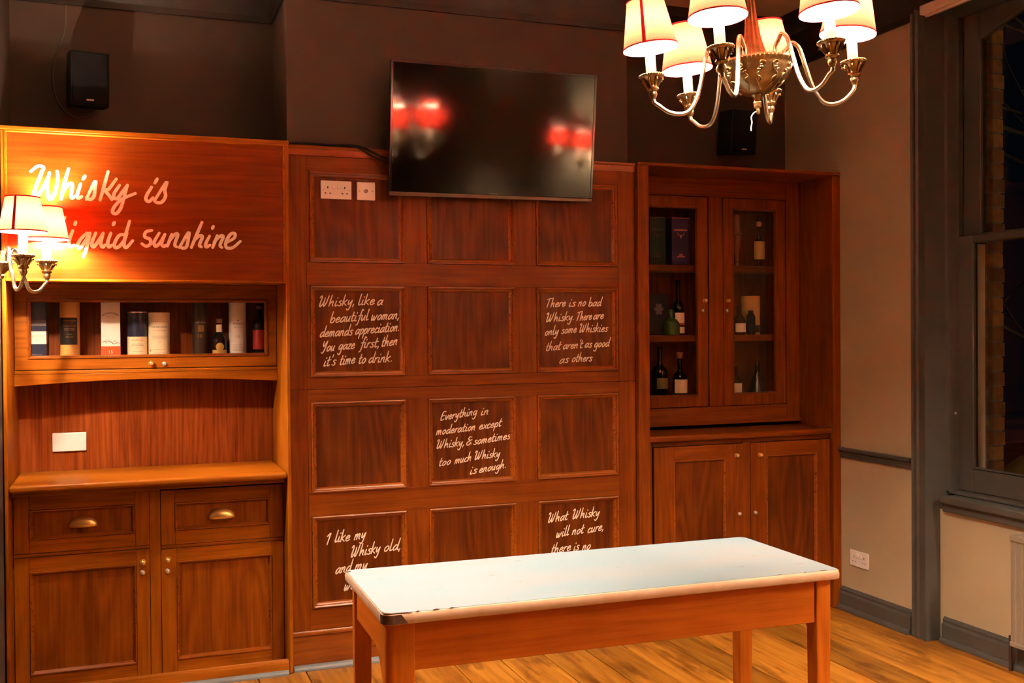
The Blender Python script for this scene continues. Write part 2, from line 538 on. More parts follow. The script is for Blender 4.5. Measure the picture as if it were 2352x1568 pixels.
# measured word positions: text, start (x, z), end (x, z) of each baseline on the wall
QUOTES = {"2,0": [["Whisky,", 0.849, 1.693, 1.017, 1.701], ["like", 1.036, 1.701, 1.112, 1.704], ["a", 1.128, 1.701, 1.153, 1.702], ["beautiful", 0.902, 1.617, 1.082, 1.63], ["woman,", 1.098, 1.629, 1.234, 1.636], ["demands", 0.853, 1.551, 1.005, 1.559], ["appreciation.", 1.021, 1.562, 1.233, 1.577], ["You", 0.861, 1.484, 0.92, 1.486], ["gaze", 0.94, 1.49, 1.015, 1.495], ["first,", 1.042, 1.498, 1.135, 1.501], ["then", 1.147, 1.502, 1.223, 1.511], ["it's", 0.869, 1.413, 0.924, 1.419], ["time", 0.945, 1.418, 1.016, 1.426], ["to", 1.035, 1.423, 1.068, 1.425], ["drink.", 1.083, 1.426, 1.197, 1.43]], "3,1": [["Everything", 1.438, 1.138, 1.624, 1.16], ["in", 1.646, 1.156, 1.685, 1.16], ["moderation", 1.416, 1.068, 1.615, 1.084], ["except", 1.636, 1.086, 1.751, 1.098], ["Whisky,", 1.416, 1.001, 1.557, 1.01], ["&", 1.569, 1.01, 1.594, 1.013], ["sometimes", 1.608, 1.012, 1.798, 1.033], ["too", 1.428, 0.915, 1.486, 0.921], ["much", 1.509, 0.922, 1.593, 0.934], ["Whisky", 1.611, 0.937, 1.743, 0.946], ["is", 1.586, 0.865, 1.621, 0.871], ["enough.", 1.635, 0.871, 1.776, 0.889]], "2,2": [["There", 2.0, 1.69, 2.105, 1.697], ["is", 2.125, 1.694, 2.16, 1.697], ["no", 2.178, 1.696, 2.219, 1.7], ["bad", 2.236, 1.696, 2.305, 1.699], ["Whisky.", 1.998, 1.617, 2.153, 1.626], ["There", 2.167, 1.622, 2.251, 1.629], ["are", 2.262, 1.629, 2.319, 1.633], ["only", 1.991, 1.548, 2.064, 1.554], ["some", 2.083, 1.557, 2.165, 1.563], ["Whiskies", 2.182, 1.563, 2.341, 1.566], ["that", 1.997, 1.47, 2.075, 1.476], ["aren't", 2.091, 1.478, 2.197, 1.483], ["as", 2.213, 1.485, 2.25, 1.485], ["good", 2.266, 1.485, 2.35, 1.489], ["as", 2.071, 1.404, 2.119, 1.41], ["others", 2.14, 1.412, 2.251, 1.414]], "4,0": [["I", 0.87, 0.575, 0.887, 0.578], ["like", 0.914, 0.583, 0.983, 0.585], ["my", 1.007, 0.586, 1.059, 0.592], ["Whisky", 0.989, 0.505, 1.128, 0.518], ["old,", 1.15, 0.52, 1.231, 0.523], ["and", 0.916, 0.433, 0.988, 0.44], ["my", 1.009, 0.442, 1.065, 0.445], ["women", 0.956, 0.351, 1.085, 0.363]], "4,2": [["What", 2.001, 0.597, 2.107, 0.605], ["Whisky", 2.136, 0.607, 2.287, 0.612], ["will", 2.046, 0.518, 2.114, 0.526], ["not", 2.135, 0.525, 2.196, 0.53], ["cure,", 2.221, 0.528, 2.312, 0.538], ["there", 2.018, 0.439, 2.124, 0.447], ["is", 2.142, 0.442, 2.17, 0.446], ["no", 2.192, 0.441, 2.235, 0.444]]}
SIGN = [[[-0.368, 2.264], [-0.341, 2.287], [-0.319, 2.284], [-0.326, 2.261], [-0.346, 2.207], [-0.36, 2.163], [-0.357, 2.146], [-0.327, 2.186], [-0.299, 2.246], [-0.296, 2.262]], [[-0.297, 2.26], [-0.305, 2.198], [-0.3, 2.16], [-0.291, 2.15], [-0.273, 2.183], [-0.263, 2.242], [-0.265, 2.269]], [[-0.22, 2.282], [-0.238, 2.217], [-0.251, 2.151]], [[-0.249, 2.173], [-0.228, 2.206], [-0.211, 2.22], [-0.206, 2.207], [-0.211, 2.169], [-0.207, 2.156], [-0.194, 2.167]], [[-0.173, 2.219], [-0.186, 2.175], [-0.184, 2.157], [-0.169, 2.165]], [[-0.155, 2.254], [-0.163, 2.24]], [[-0.151, 2.154], [-0.115, 2.234], [-0.117, 2.194], [-0.121, 2.167], [-0.136, 2.153], [-0.15, 2.163]], [[-0.062, 2.278], [-0.078, 2.218], [-0.096, 2.152]], [[-0.029, 2.247], [-0.06, 2.202], [-0.075, 2.196], [-0.058, 2.172], [-0.048, 2.156]], [[-0.016, 2.22], [-0.037, 2.187], [-0.04, 2.165], [-0.024, 2.164], [-0.004, 2.193], [0.015, 2.221]], [[0.016, 2.222], [0.001, 2.166], [-0.012, 2.122], [-0.03, 2.097], [-0.046, 2.102], [-0.038, 2.126], [-0.007, 2.16], [0.048, 2.187]], [[0.116, 2.218], [0.095, 2.181], [0.092, 2.161], [0.105, 2.154], [0.121, 2.171]], [[0.14, 2.255], [0.129, 2.235]], [[0.126, 2.157], [0.178, 2.242], [0.171, 2.206], [0.173, 2.178], [0.157, 2.153], [0.134, 2.151], [0.126, 2.166]], [[-0.237, 2.074], [-0.26, 2.017], [-0.275, 1.973], [-0.276, 1.949], [-0.256, 1.941], [-0.234, 1.958]], [[-0.206, 2.018], [-0.221, 1.975], [-0.219, 1.95], [-0.201, 1.956]], [[-0.194, 2.055], [-0.198, 2.043]], [[-0.151, 2.009], [-0.176, 1.981], [-0.189, 1.951], [-0.176, 1.946], [-0.156, 1.976], [-0.14, 2.009]], [[-0.138, 2.009], [-0.151, 1.949], [-0.166, 1.906]], [[-0.115, 2.01], [-0.131, 1.966], [-0.124, 1.95], [-0.1, 1.983], [-0.085, 2.01]], [[-0.085, 2.01], [-0.095, 1.967], [-0.088, 1.95], [-0.078, 1.959]], [[-0.054, 2.011], [-0.067, 1.97], [-0.063, 1.951], [-0.05, 1.959]], [[-0.039, 2.058], [-0.044, 2.047]], [[0.005, 2.007], [-0.021, 2.001], [-0.039, 1.968], [-0.037, 1.949], [-0.019, 1.955], [0.002, 1.985], [0.012, 2.013]], [[0.023, 2.065], [0.007, 2.007], [-0.001, 1.963], [0.009, 1.95], [0.035, 1.98]], [[0.114, 2.027], [0.09, 2.02], [0.085, 1.998], [0.106, 1.988], [0.108, 1.968], [0.09, 1.957], [0.072, 1.968]], [[0.145, 2.016], [0.124, 1.977], [0.129, 1.958], [0.147, 1.972], [0.169, 2.011]], [[0.169, 2.011], [0.155, 1.972], [0.163, 1.958], [0.174, 1.964]], [[0.198, 2.012], [0.179, 1.959]], [[0.187, 1.981], [0.211, 2.012], [0.223, 2.01], [0.21, 1.968], [0.217, 1.957]], [[0.229, 1.954], [0.269, 2.022], [0.266, 1.986], [0.259, 1.958], [0.243, 1.952], [0.232, 1.96]], [[0.327, 2.069], [0.302, 2.009], [0.28, 1.955]], [[0.289, 1.981], [0.313, 2.007], [0.328, 2.004], [0.315, 1.967], [0.323, 1.959]], [[0.359, 2.008], [0.342, 1.973], [0.345, 1.959], [0.36, 1.968]], [[0.376, 2.052], [0.371, 2.042]], [[0.392, 2.011], [0.372, 1.957]], [[0.378, 1.982], [0.405, 2.009], [0.418, 2.006], [0.404, 1.969], [0.412, 1.958]], [[0.433, 1.981], [0.466, 2.002], [0.469, 2.022], [0.45, 2.018], [0.43, 1.984], [0.432, 1.958], [0.46, 1.959], [0.493, 1.988]]]

# ================================================================== SETTING
XL, XR, YB, YR, ZC = -0.49, 3.775, 0.49, -8.6, 3.40

def structure(name, mat, mb, bevel=0.0, smooth=40, parent=None):
    return mb.build(name, mat, parent, bevel, smooth, kind='structure')

# floor: wide old boards running towards the panelled wall
def floor_material():
    mt, nt, out = new_mat('old_oak_boards')
    b = N(nt, 'ShaderNodeBsdfPrincipled')
    tc = N(nt, 'ShaderNodeTexCoord')
    geo = N(nt, 'ShaderNodeNewGeometry')
    comb = N(nt, 'ShaderNodeCombineXYZ')
    for i in range(3):
        nt.links.new(geo.outputs['Random Per Island'], comb.inputs[i])
    sc = N(nt, 'ShaderNodeVectorMath', operation='SCALE')
    sc.inputs['Scale'].default_value = 31.0
    nt.links.new(comb.outputs[0], sc.inputs[0])
    add = N(nt, 'ShaderNodeVectorMath', operation='ADD')
    nt.links.new(tc.outputs['Object'], add.inputs[0])
    nt.links.new(sc.outputs[0], add.inputs[1])
    mp = N(nt, 'ShaderNodeMapping')
    mp.inputs['Scale'].default_value = (1, 0.07, 1)
    nt.links.new(add.outputs[0], mp.inputs['Vector'])
    n1 = N(nt, 'ShaderNodeTexNoise')
    n1.inputs['Scale'].default_value = 34
    n1.inputs['Detail'].default_value = 6
    n1.inputs['Distortion'].default_value = 0.5
    nt.links.new(mp.outputs[0], n1.inputs['Vector'])
    r1 = ramp(nt, [(0.25, (0.19, 0.066, 0.006)), (0.5, (0.34, 0.146, 0.013)), (0.75, (0.46, 0.225, 0.027))])
    nt.links.new(n1.outputs['Fac'], r1.inputs['Fac'])
    # board to board tone
    rb = ramp(nt, [(0.0, (0.62, 0.62, 0.55)), (0.35, (0.95, 0.9, 0.85)), (0.7, (1.1, 1.1, 1.1)), (1.0, (1.25, 1.2, 1.25))])
    nt.links.new(geo.outputs['Random Per Island'], rb.inputs['Fac'])
    m1 = N(nt, 'ShaderNodeMix', data_type='RGBA', blend_type='MULTIPLY')
    m1.inputs[0].default_value = 1
    nt.links.new(r1.outputs['Color'], m1.inputs[6])
    nt.links.new(rb.outputs['Color'], m1.inputs[7])
    # dark stains and knots
    mp2 = N(nt, 'ShaderNodeMapping')
    mp2.inputs['Scale'].default_value = (1, 0.28, 1)
    nt.links.new(add.outputs[0], mp2.inputs['Vector'])
    n2 = N(nt, 'ShaderNodeTexNoise')
    n2.inputs['Scale'].default_value = 9
    n2.inputs['Detail'].default_value = 5
    n2.inputs['Roughness'].default_value = 0.65
    nt.links.new(mp2.outputs[0], n2.inputs['Vector'])
    r2 = ramp(nt, [(0.52, (1, 1, 1)), (0.60, (0.55, 0.5, 0.42)), (0.72, (0.22, 0.18, 0.12))])
    nt.links.new(n2.outputs['Fac'], r2.inputs['Fac'])
    m2 = N(nt, 'ShaderNodeMix', data_type='RGBA', blend_type='MULTIPLY')
    m2.inputs[0].default_value = 0.85
    nt.links.new(m1.outputs[2], m2.inputs[6])
    nt.links.new(r2.outputs['Color'], m2.inputs[7])
    nt.links.new(m2.outputs[2], b.inputs['Base Color'])
    b.inputs['Roughness'].default_value = 0.42
    bp = N(nt, 'ShaderNodeBump')
    bp.inputs['Strength'].default_value = 0.25
    bp.inputs['Distance'].default_value = 0.003
    nt.links.new(n1.outputs['Fac'], bp.inputs['Height'])
    nt.links.new(bp.outputs['Normal'], b.inputs['Normal'])
    nt.links.new(b.outputs[0], out.inputs[0])
    return mt

random.seed(5)
fl = MB()
edges = [XL, -0.33, -0.11, 0.11, 0.33, 0.55, 0.77, 0.99, 1.21, 1.44, 1.667, 1.887, 2.108, 2.308, 2.535, 2.73, 2.92, 3.12, 3.34, 3.597, 3.84]
for i in range(len(edges) - 1):
    y = YB
    first = True
    while y > YR:
        ln = random.uniform(2.3, 4.0) if first else random.uniform(2.4, 4.2)
        first = False
        y2 = max(YR, y - ln)
        dz = random.uniform(-0.0015, 0.0)
        fl.box(edges[i] + 0.0026, edges[i + 1] - 0.0026, y2 + 0.0012, y - 0.0012, -0.03, dz)
        y = y2
structure('floor', floor_material(), fl, bevel=0.002, smooth=0)
structure('floor_base', hole_mat, MB().box(XL - 0.1, 4.05, YR - 0.1, 0.62, -0.12, -0.032), smooth=0)

structure('ceiling', ceil_paint, MB().box(XL - 0.1, 4.06, YR - 0.1, 0.62, ZC, ZC + 0.1), smooth=0)
structure('wall_back', wall_dark, MB().box(XL - 0.1, 4.06, YB, 0.62, -0.1, ZC), smooth=0)
structure('wall_chimney_breast', wall_dark, MB().box(0.7135, 2.472, 0.026, YB, 0.0, ZC), smooth=0)
structure('wall_left', wall_dark, MB().box(XL - 0.1, XL, YR - 0.1, YB, -0.1, ZC), smooth=0)
structure('wall_rear', wall_dark, MB().box(XL, 4.06, YR - 0.1, YR, -0.1, ZC), smooth=0)
WY0, WY1, WZ0, WZ1 = -0.72, -2.30, 0.66, 3.16       # window opening
wr = MB()
wr.box(XR, 4.06, -0.69, YB, -0.1, ZC)
wr.box(XR, 4.06, YR, WY1 - 0.03, -0.1, ZC)
wr.box(XR, 4.06, WY1 - 0.03, -0.69, WZ1, ZC)
wr.box(3.842, 4.06, WY1 - 0.03, -0.69, -0.1, WZ0)
structure('wall_right', wall_paint, wr, smooth=0)

# cornice along the chimney breast, the alcoves and the side walls
cor = [(0.0, 3.13), (0.012, 3.13), (0.014, 3.16), (0.03, 3.18), (0.035, 3.20), (0.06, 3.24), (0.075, 3.30), (0.12, 3.335), (0.15, 3.35), (0.155, 3.40), (0.0, 3.40)]
def cornice(path, name):
    """path: polyline of (x, y) with the wall on its left hand side; mitred sweep of the profile"""
    rings = []
    n = len(path)
    for i, p in enumerate(path):
        p = Vector(p)
        d0 = (p - Vector(path[i - 1])).normalized() if i else None
        d1 = (Vector(path[i + 1]) - p).normalized() if i < n - 1 else None
        nrm = []
        for d in (d0, d1):
            if d is not None:
                nrm.append(Vector((d.y, -d.x)))
        if len(nrm) == 2:
            b = (nrm[0] + nrm[1])
            b = b / (b.dot(nrm[0]))
        else:
            b = nrm[0]
        rings.append([(p.x + b.x * o, p.y + b.y * o, z) for o, z in cor])
    mb = MB().loft(rings, True, (True, True))
    return structure(name, paint('cornice_paint', (0.022, 0.018, 0.014), 0.5, 0.08, 5, 0.02, spec=0.25), mb, smooth=25)
cornice([(XL, -8.5), (XL, YB), (0.7135, YB), (0.7135, 0.026), (2.472, 0.026), (2.472, YB), (XR, YB), (XR, -8.5)], 'trim_1')

# skirting on the window wall
def skirt_yz(x, y0, y1, name):
    prof = [(x + 0.004, 0), (x - 0.022, 0), (x - 0.022, 0.088), (x - 0.019, 0.094), (x - 0.012, 0.098), (x - 0.012, 0.104), (x - 0.014, 0.110), (x - 0.008, 0.120), (x - 0.003, 0.125), (x + 0.004, 0.125)]
    mb = MB().loft([[(px, y0, pz) for px, pz in prof], [(px, y1, pz) for px, pz in prof]])
    bead = []
    for k in range(7):
        a = math.pi / 2 * k / 6
        bead.append((x - 0.022 - 0.018 * math.cos(a), 0.026 * math.sin(a)))
    bead += [(x - 0.02, 0.026), (x - 0.02, 0)]
    mb.loft([[(px, y0, pz) for px, pz in bead], [(px, y1, pz) for px, pz in bead]])
    return structure(name, trim_paint, mb, smooth=25)
skirt_yz(XR, -0.035, -0.598, 'baseboard_right')
skirt_yz(3.842, -0.745, -2.30, 'baseboard_window')
skirt_yz(XR, -2.46, YR, 'baseboard_far')
# dado rail
dp = [(XR + 0.004, 0.848), (XR - 0.010, 0.848), (XR - 0.014, 0.856), (XR - 0.010, 0.864), (XR - 0.014, 0.870), (XR - 0.018, 0.878), (XR - 0.012, 0.882), (XR - 0.026, 0.890), (XR - 0.028, 0.898), (XR - 0.022, 0.905), (XR + 0.004, 0.905)]
structure('trim_2', trim_paint, MB().loft([[(x, -0.035, z) for x, z in dp], [(x, -0.599, z) for x, z in dp]]), smooth=25)
structure('trim_3', trim_paint, MB().loft([[(x, -2.46, z) for x, z in dp], [(x, YR, z) for x, z in dp]]), smooth=25)
# grey quarter-round bead along the foot of the joinery
def bead_x(x0, x1, y, name, h=0.024, d=0.024):
    pr = [(y, 0.0)] + [(y - d * math.cos(math.pi / 2 * k / 6), h * math.sin(math.pi / 2 * k / 6)) for k in range(7)]
    return structure(name, bead_paint, MB().loft([[(x0, py, pz) for py, pz in pr], [(x1, py, pz) for py, pz in pr]]), smooth=50)
bead_x(0.716, 2.500, -0.0025, 'trim_4')
bead_x(-0.466, 0.690, -0.032, 'trim_5', 0.02, 0.02)

# ------------------------------------------------------------------ window
win = thing('window_1', '', '', (3.9, WY0, 0), kind='structure')
for y0, y1 in ((-0.60, WY0), (WY1, WY1 - 0.13)):
    a, bb = min(y0, y1), max(y0, y1)
    rings = []
    prof = [(bb, XR), (bb, XR - 0.012), (bb - 0.012, XR - 0.022), (bb - 0.022, XR - 0.016), (bb - 0.034, XR - 0.016), (bb - 0.040, XR - 0.024), (bb - 0.055, XR - 0.028), (bb - 0.066, XR - 0.020), (bb - 0.100, XR - 0.020), (bb - 0.108, XR - 0.030), (a, XR - 0.030), (a, XR)]
    if y0 != -0.60:
        prof = [(a + bb - y, x) for y, x in reversed(prof)]
    MB().loft([[(x, y, 0.0) for y, x in prof], [(x, y, 3.20) for y, x in prof]]).build('casing', trim_paint, win, smooth=30)
MB().box(XR - 0.03, XR, WY1 - 0.13, -0.60, 3.20, 3.22).build('head_casing', trim_paint, win, smooth=30)
MB().box(XR - 0.012, 4.00, WY1 - 0.03, WY1 - 0.004, 0.0, WZ1).build('lining', trim_paint, win)
MB().box(XR - 0.012, 4.00, WY1, WY0, WZ1 - 0.02, WZ1).build('lining', trim_paint, win)
ln = MB()
ln.box(XR - 0.012, 4.00, WY0 + 0.004, -0.69, 0.0, WZ1)
# shutter-box panel moulding and stop bead on the near reveal
ln.loft([[(3.875, WY0 + 0.004, z), (3.88, WY0 - 0.010, z), (3.90, WY0 - 0.013, z), (3.92, WY0 - 0.008, z), (3.948, WY0 - 0.014, z), (3.948, WY0 + 0.004, z)] for z in (0.75, 3.14)])
ln.build('lining', trim_paint, win, smooth=30)
sl = MB()
sl.prism_yz([(WY1 - 0.002, 0.70), (WY0 - 0.045, 0.70), (WY0 - 0.045, 0.735), (WY1 - 0.002, 0.735)], 3.79, 3.99)
sl.prism_yz([(WY1 - 0.002, 0.655), (WY0 - 0.035, 0.655), (WY0 - 0.035, 0.70), (WY1 - 0.002, 0.70)], 3.815, 3.99)
sl.box(3.885, 3.955, WY1 - 0.001, WY0 - 0.002, 0.735, 0.752)
sl.build('sill', trim_paint, win, bevel=0.006)
def sash(name, x0, x1, ya, yb, z0, z1, st, bot, top, arch=0.0):
    p = MB()
    p.box(x0, x1, ya - st, ya, z0, z1)
    p.box(x0, x1, yb, yb + st, z0, z1)
    p.box(x0, x1, yb + st, ya - st, z0, z0 + bot)
    gy0, gy1 = ya - st, yb + st
    if arch:
        n = 12
        poly = [(gy0, z1), (gy1, z1)]
        for k in range(n + 1):
            t = k / n
            poly.append((gy1 + (gy0 - gy1) * t, z1 - top - arch + arch * math.sin(math.pi * t) ** 0.75))
        p.prism_yz(poly, x0, x1)
    else:
        p.box(x0, x1, gy1, gy0, z1 - top, z1)
    # glazing bead round the glass
    s = p.build(name, trim_paint, win, bevel=0.004)
    q = MB()
    q.box(x0 - 0.006, x0 + 0.012, gy0 - 0.012, gy0, z0 + bot, z1 - top - arch)
    q.box(x0 - 0.006, x0 + 0.012, gy1, gy1 + 0.012, z0 + bot, z1 - top - arch)
    q.box(x0 - 0.006, x0 + 0.012, gy1 + 0.012, gy0 - 0.012, z0 + bot, z0 + bot + 0.010)
    q.build('glazing_bead', trim_paint, s, bevel=0.003)
    g = MB().box((x0 + x1) / 2 - 0.002, (x0 + x1) / 2 + 0.002, gy1 - 0.006, gy0 + 0.006, z0 + bot - 0.006, z1 - max(0.004, top * 0.3))
    g.build('pane', win_pane, s, smooth=0)
    return s
sash('sash', 3.950, 3.986, WY0 - 0.006, WY1 + 0.006, 0.752, 2.030, 0.095, 0.118, 0.036)
sash('sash', 3.990, 4.026, WY0 - 0.006, WY1 + 0.006, 1.995, 3.14, 0.104, 0.036, 0.03, 0.11)
outer_paint = paint('white_outside_paint', (0.72, 0.66, 0.52), 0.5)
for a, b in ((-0.79, WY0), (WY1, WY1 + 0.07)):
    MB().box(4.0, 4.062, a, b, 0.70, 1.99).build('outer_lining', outer_paint, win, label='cream painted outer frame strip')
ct = MB().lathe([(0.006, 0), (0.009, 0.006), (0.004, 0.012)], (3.93, WY0 - 0.012, 1.14), 12, 1)
ct.build('cord_hook', silver, win)

# brick reveal and ground outside
def brick_mat():
    mt, nt, out = new_mat('stock_brick')
    b = N(nt, 'ShaderNodeBsdfPrincipled')
    tc = N(nt, 'ShaderNodeTexCoord')
    sp = N(nt, 'ShaderNodeSeparateXYZ')
    nt.links.new(tc.outputs['Object'], sp.inputs[0])
    ad = N(nt, 'ShaderNodeMath', operation='ADD')
    nt.links.new(sp.outputs[0], ad.inputs[0])
    nt.links.new(sp.outputs[1], ad.inputs[1])
    cb = N(nt, 'ShaderNodeCombineXYZ')
    nt.links.new(ad.outputs[0], cb.inputs[0])
    nt.links.new(sp.outputs[2], cb.inputs[1])
    br = N(nt, 'ShaderNodeTexBrick')
    br.inputs['Scale'].default_value = 1.0
    br.inputs['Brick Width'].default_value = 0.225
    br.inputs['Row Height'].default_value = 0.075
    br.inputs['Mortar Size'].default_value = 0.006
    br.inputs['Color1'].default_value = (0.30, 0.14, 0.03, 1)
    br.inputs['Color2'].default_value = (0.10, 0.04, 0.012, 1)
    br.inputs['Mortar'].default_value = (0.16, 0.12, 0.08, 1)
    nt.links.new(cb.outputs[0], br.inputs['Vector'])
    nz = N(nt, 'ShaderNodeTexNoise')
    nz.inputs['Scale'].default_value = 20
    nt.links.new(tc.outputs['Object'], nz.inputs['Vector'])
    rr = ramp(nt, [(0.3, (0.6, 0.6, 0.6)), (0.7, (1.2, 1.2, 1.2))])
    nt.links.new(nz.outputs['Fac'], rr.inputs['Fac'])
    mm = N(nt, 'ShaderNodeMix', data_type='RGBA', blend_type='MULTIPLY')
    mm.inputs[0].default_value = 1
    nt.links.new(br.outputs['Color'], mm.inputs[6])
    nt.links.new(rr.outputs['Color'], mm.inputs[7])
    nt.links.new(mm.outputs[2], b.inputs['Base Color'])
    b.inputs['Roughness'].default_value = 0.85
    nt.links.new(b.outputs[0], out.inputs[0])
    return mt
bw = MB()
random.seed(3)
z = -0.45
while z < 3.6:                     # toothed courses on the near jamb
    w = random.choice((0.145, 0.155, 0.150))
    bw.box(4.062, 4.062 + 0.11 + random.uniform(-0.006, 0.006), -0.80 - random.uniform(0, 0.004), 0.7, z, z + 0.069)
    bw.box(4.062, 4.166, -0.795, 0.7, z + 0.069, z + 0.075)
    z += 0.075
bw.box(4.062, 4.17, -9.0, WY1 + 0.05, -0.45, 3.6)
bw.box(4.062, 4.17, WY1 + 0.05, -0.795, -0.45, 0.70)
bw.box(4.062, 4.17, WY1 + 0.05, -0.795, 3.14, 3.6)
structure('wall_outside', brick_mat(), bw, smooth=0)
structure('floor_outside', paint('paving', (0.10, 0.095, 0.085), 0.85, 0.3, 4), MB().box(4.062, 16, -9, 9, -0.5, -0.45), smooth=0)

# ================================================================== joinery helpers
def framed_front(name, parent, x0, x1, z0, z1, ox0, ox1, oz0, oz1, y, t=0.024, mould=0.016, panel_y=0.012, raise_=0.005, mat_st=None, mat_rl=None, mat_pn=None):
    """door or drawer front: stiles, rails, moulding and sunk panel as one part"""
    mid = t - 0.004
    f = MB().box(x0, x1, y + panel_y, y + t, z0, z1).build(name, mat_pn or wood_p, parent, smooth=0)
    MB().box(x0, ox0, y, y + mid, z0, z1).build('stile', mat_st or wood_v, f, bevel=0.0018)
    MB().box(ox1, x1, y, y + mid, z0, z1).build('stile', mat_st or wood_v, f, bevel=0.0018)
    MB().box(ox0 + 0.0002, ox1 - 0.0002, y + 0.0004, y + mid, z0, oz0).build('rail', mat_rl or wood_h, f, bevel=0.0015)
    MB().box(ox0 + 0.0002, ox1 - 0.0002, y + 0.0004, y + mid, oz1, z1).build('rail', mat_rl or wood_h, f, bevel=0.0015)
    mo = MB().frame_ring(ox0, ox1, oz0, oz1, [(0, y + 0.001), (0.002, y - raise_), (mould * 0.4, y - raise_ * 0.8), (mould * 0.6, y + 0.001), (mould * 0.9, y + panel_y * 0.6), (mould, y + panel_y)])
    mo.build('moulding', wood_m, f, smooth=30)
    return f

def knob(parent, x, y, z, mat=None, r=0.0105, name='knob', label=None):
    mb = MB().lathe([(0.011 * r / .0105, 0.0), (0.011 * r / .0105, -0.002), (0.005, -0.003), (0.0045, -0.009), (r * 0.85, -0.013), (r, -0.018), (r * 0.8, -0.023), (r * 0.4, -0.0255), (0.0005, -0.026)], (x, y, z), 20, 1)
    return mb.build(name, mat or brass, parent, smooth=60, label=label)

def lock(parent, x, y, z):
    mb = MB().lathe([(0.0115, 0.0), (0.0115, -0.004), (0.0095, -0.006), (0.0085, -0.0105), (0.006, -0.012), (0.0005, -0.0125)], (x, y, z), 20, 1)
    o = mb.build('lock', silver, parent, smooth=40, label='round silver lock barrel')
    return o

def cup_handle(parent, x, y, z, w=0.118, h=0.040, d=0.028):
    mb = MB()
    rings = []
    nu, nv = 20, 9
    for j in range(nv + 1):
        ph = math.pi / 2 * j / nv            # 0 at the wall line, top arch
        ring = []
        for i in range(nu + 1):
            th = math.pi * i / nu
            cx = math.cos(th) * w / 2
            ez = abs(math.sin(th)) ** 0.8
            # dome: bulges out from the drawer, open below
            ring.append((x + cx, y - d * math.sin(ph) * (0.25 + 0.75 * ez), z - h / 2 + h * ez * math.cos(ph) ** 0.85 if j < nv else z - h / 2 - 0.004 * ez))
        rings.append(ring)
    mb.loft(rings, closed=False)
    o = mb.build('cup_handle', brass, parent, smooth=70, label='brass cup pull')
    so = o.modifiers.new('solid', 'SOLIDIFY')
    so.thickness = 0.0018
    return o

# ================================================================== LEFT BUILT-IN DRESSER
F = -0.03
WL = ((0.145, 0.034, 0.0018), (0.28, 0.082, 0.0036), (0.37, 0.122, 0.006))
wood_dv = wood('dresser_vertical', 2, *WL, seed=21.0)
wood_dh = wood('dresser_horizontal', 0, *WL, seed=24.0)
wood_dp = wood('dresser_panel', 2, (0.105, 0.021, 0.0015), (0.195, 0.050, 0.0028), (0.275, 0.080, 0.0042), seed=29.0, figure=0.25)
dr = thing('dresser', 'tall mahogany built-in dresser with painted script sign, glazed flap, worktop, drawers and cupboards', 'cabinet', (0.11, 0.2, 0))
dx0, dx1 = -0.469, 0.693
MB().box(-0.485, dx0, F, 0.485, 0, 2.436).build('side_panel', wood_dv, dr, bevel=0.004)
MB().box(dx1, 0.712, F - 0.003, 0.485, 0, 2.436).build('side_panel', wood_dv, dr, bevel=0.005)
MB().box(-0.485, 0.712, F - 0.002, 0.485, 2.436, 2.453).build('top_board', wood_dh, dr, bevel=0.003)
sg = MB().box(dx0, dx1, F + 0.006, F + 0.024, 1.805, 2.436).build('sign_panel', wood_sign, dr, bevel=0.001)
lt = MB()
for k, st in enumerate(SIGN):
    ribbon(lt, smooth_path(st, 6) if len(st) > 2 else [Vector(st[0]), (Vector(st[0]) + Vector(st[1])) / 2, Vector(st[1])], 0.0150, F + 0.0052 - 0.00001 * (k % 5))
lt.build('lettering', letter_paint, sg, smooth=0, label='cream hand painted script about liquid sunshine')
MB().frame_ring(dx0, dx1, 1.800, 2.436, [(0, F + 0.006), (0, F - 0.0005), (0.006, F - 0.001), (0.009, F + 0.003), (0.010, F + 0.0065)]).build('sign_bead', wood_dh, dr, smooth=30)
MB().box(dx0, dx1, F + 0.008, F + 0.04, 1.797, 1.8045).build('sign_moulding', wood_dh, dr, bevel=0.003)
MB().box(dx0, dx1, F + 0.024, 0.28, 1.803, 1.815).build('soffit_board', wood_dh, dr, smooth=0)
# glazed flap
GY = 0.28
fl_door = MB().rect_frame((dx0 + 0.002, dx1 - 0.002, 1.412, 1.783), (-0.413, 0.648, 1.462, 1.733), GY, GY + 0.022).build('glazed_flap', wood_dh, dr, bevel=0.002)
MB().frame_ring(-0.413, 0.648, 1.462, 1.733, [(0, GY + 0.004), (0.001, GY - 0.006), (0.006, GY - 0.007), (0.010, GY + 0.002), (0.014, GY + 0.010), (0.014, GY + 0.018)]).build('moulding', wood_m, fl_door, smooth=30)
MB().box(-0.402, 0.637, GY + 0.012, GY + 0.015, 1.472, 1.722).build('pane', pane, fl_door, smooth=0)
knob(fl_door, 0.113, GY, 1.434, r=0.0125, label='small brass knob')
lock(fl_door, 0.171, GY, 1.431)
MB().box(dx0, dx1, GY - 0.004, GY + 0.024, 1.783, 1.803).build('head_rail', wood_dh, dr, bevel=0.002)
MB().box(dx0, dx1, GY - 0.004, 0.455, 1.392, 1.409).build('case_floor', wood_dh, dr, bevel=0.003)
MB().box(dx0 + 0.002, dx1 - 0.002, GY + 0.03, 0.455, 1.440, 1.462).build('display_shelf', wood_dh, dr, smooth=0)
n = 24
poly = [(dx0, 1.392), (dx1, 1.392)]
for k in range(n + 1):
    t = 1 - k / n
    poly.append((dx0 + (dx1 - dx0) * t, 1.339 + 0.022 * math.sin(math.pi * t)))
MB().prism_xz(poly, GY - 0.002, GY + 0.02).build('arched_apron', wood_dh, dr, bevel=0.002)
bkp = MB()
xs = [dx0, -0.28, -0.06, 0.14, 0.33, 0.52, dx1]
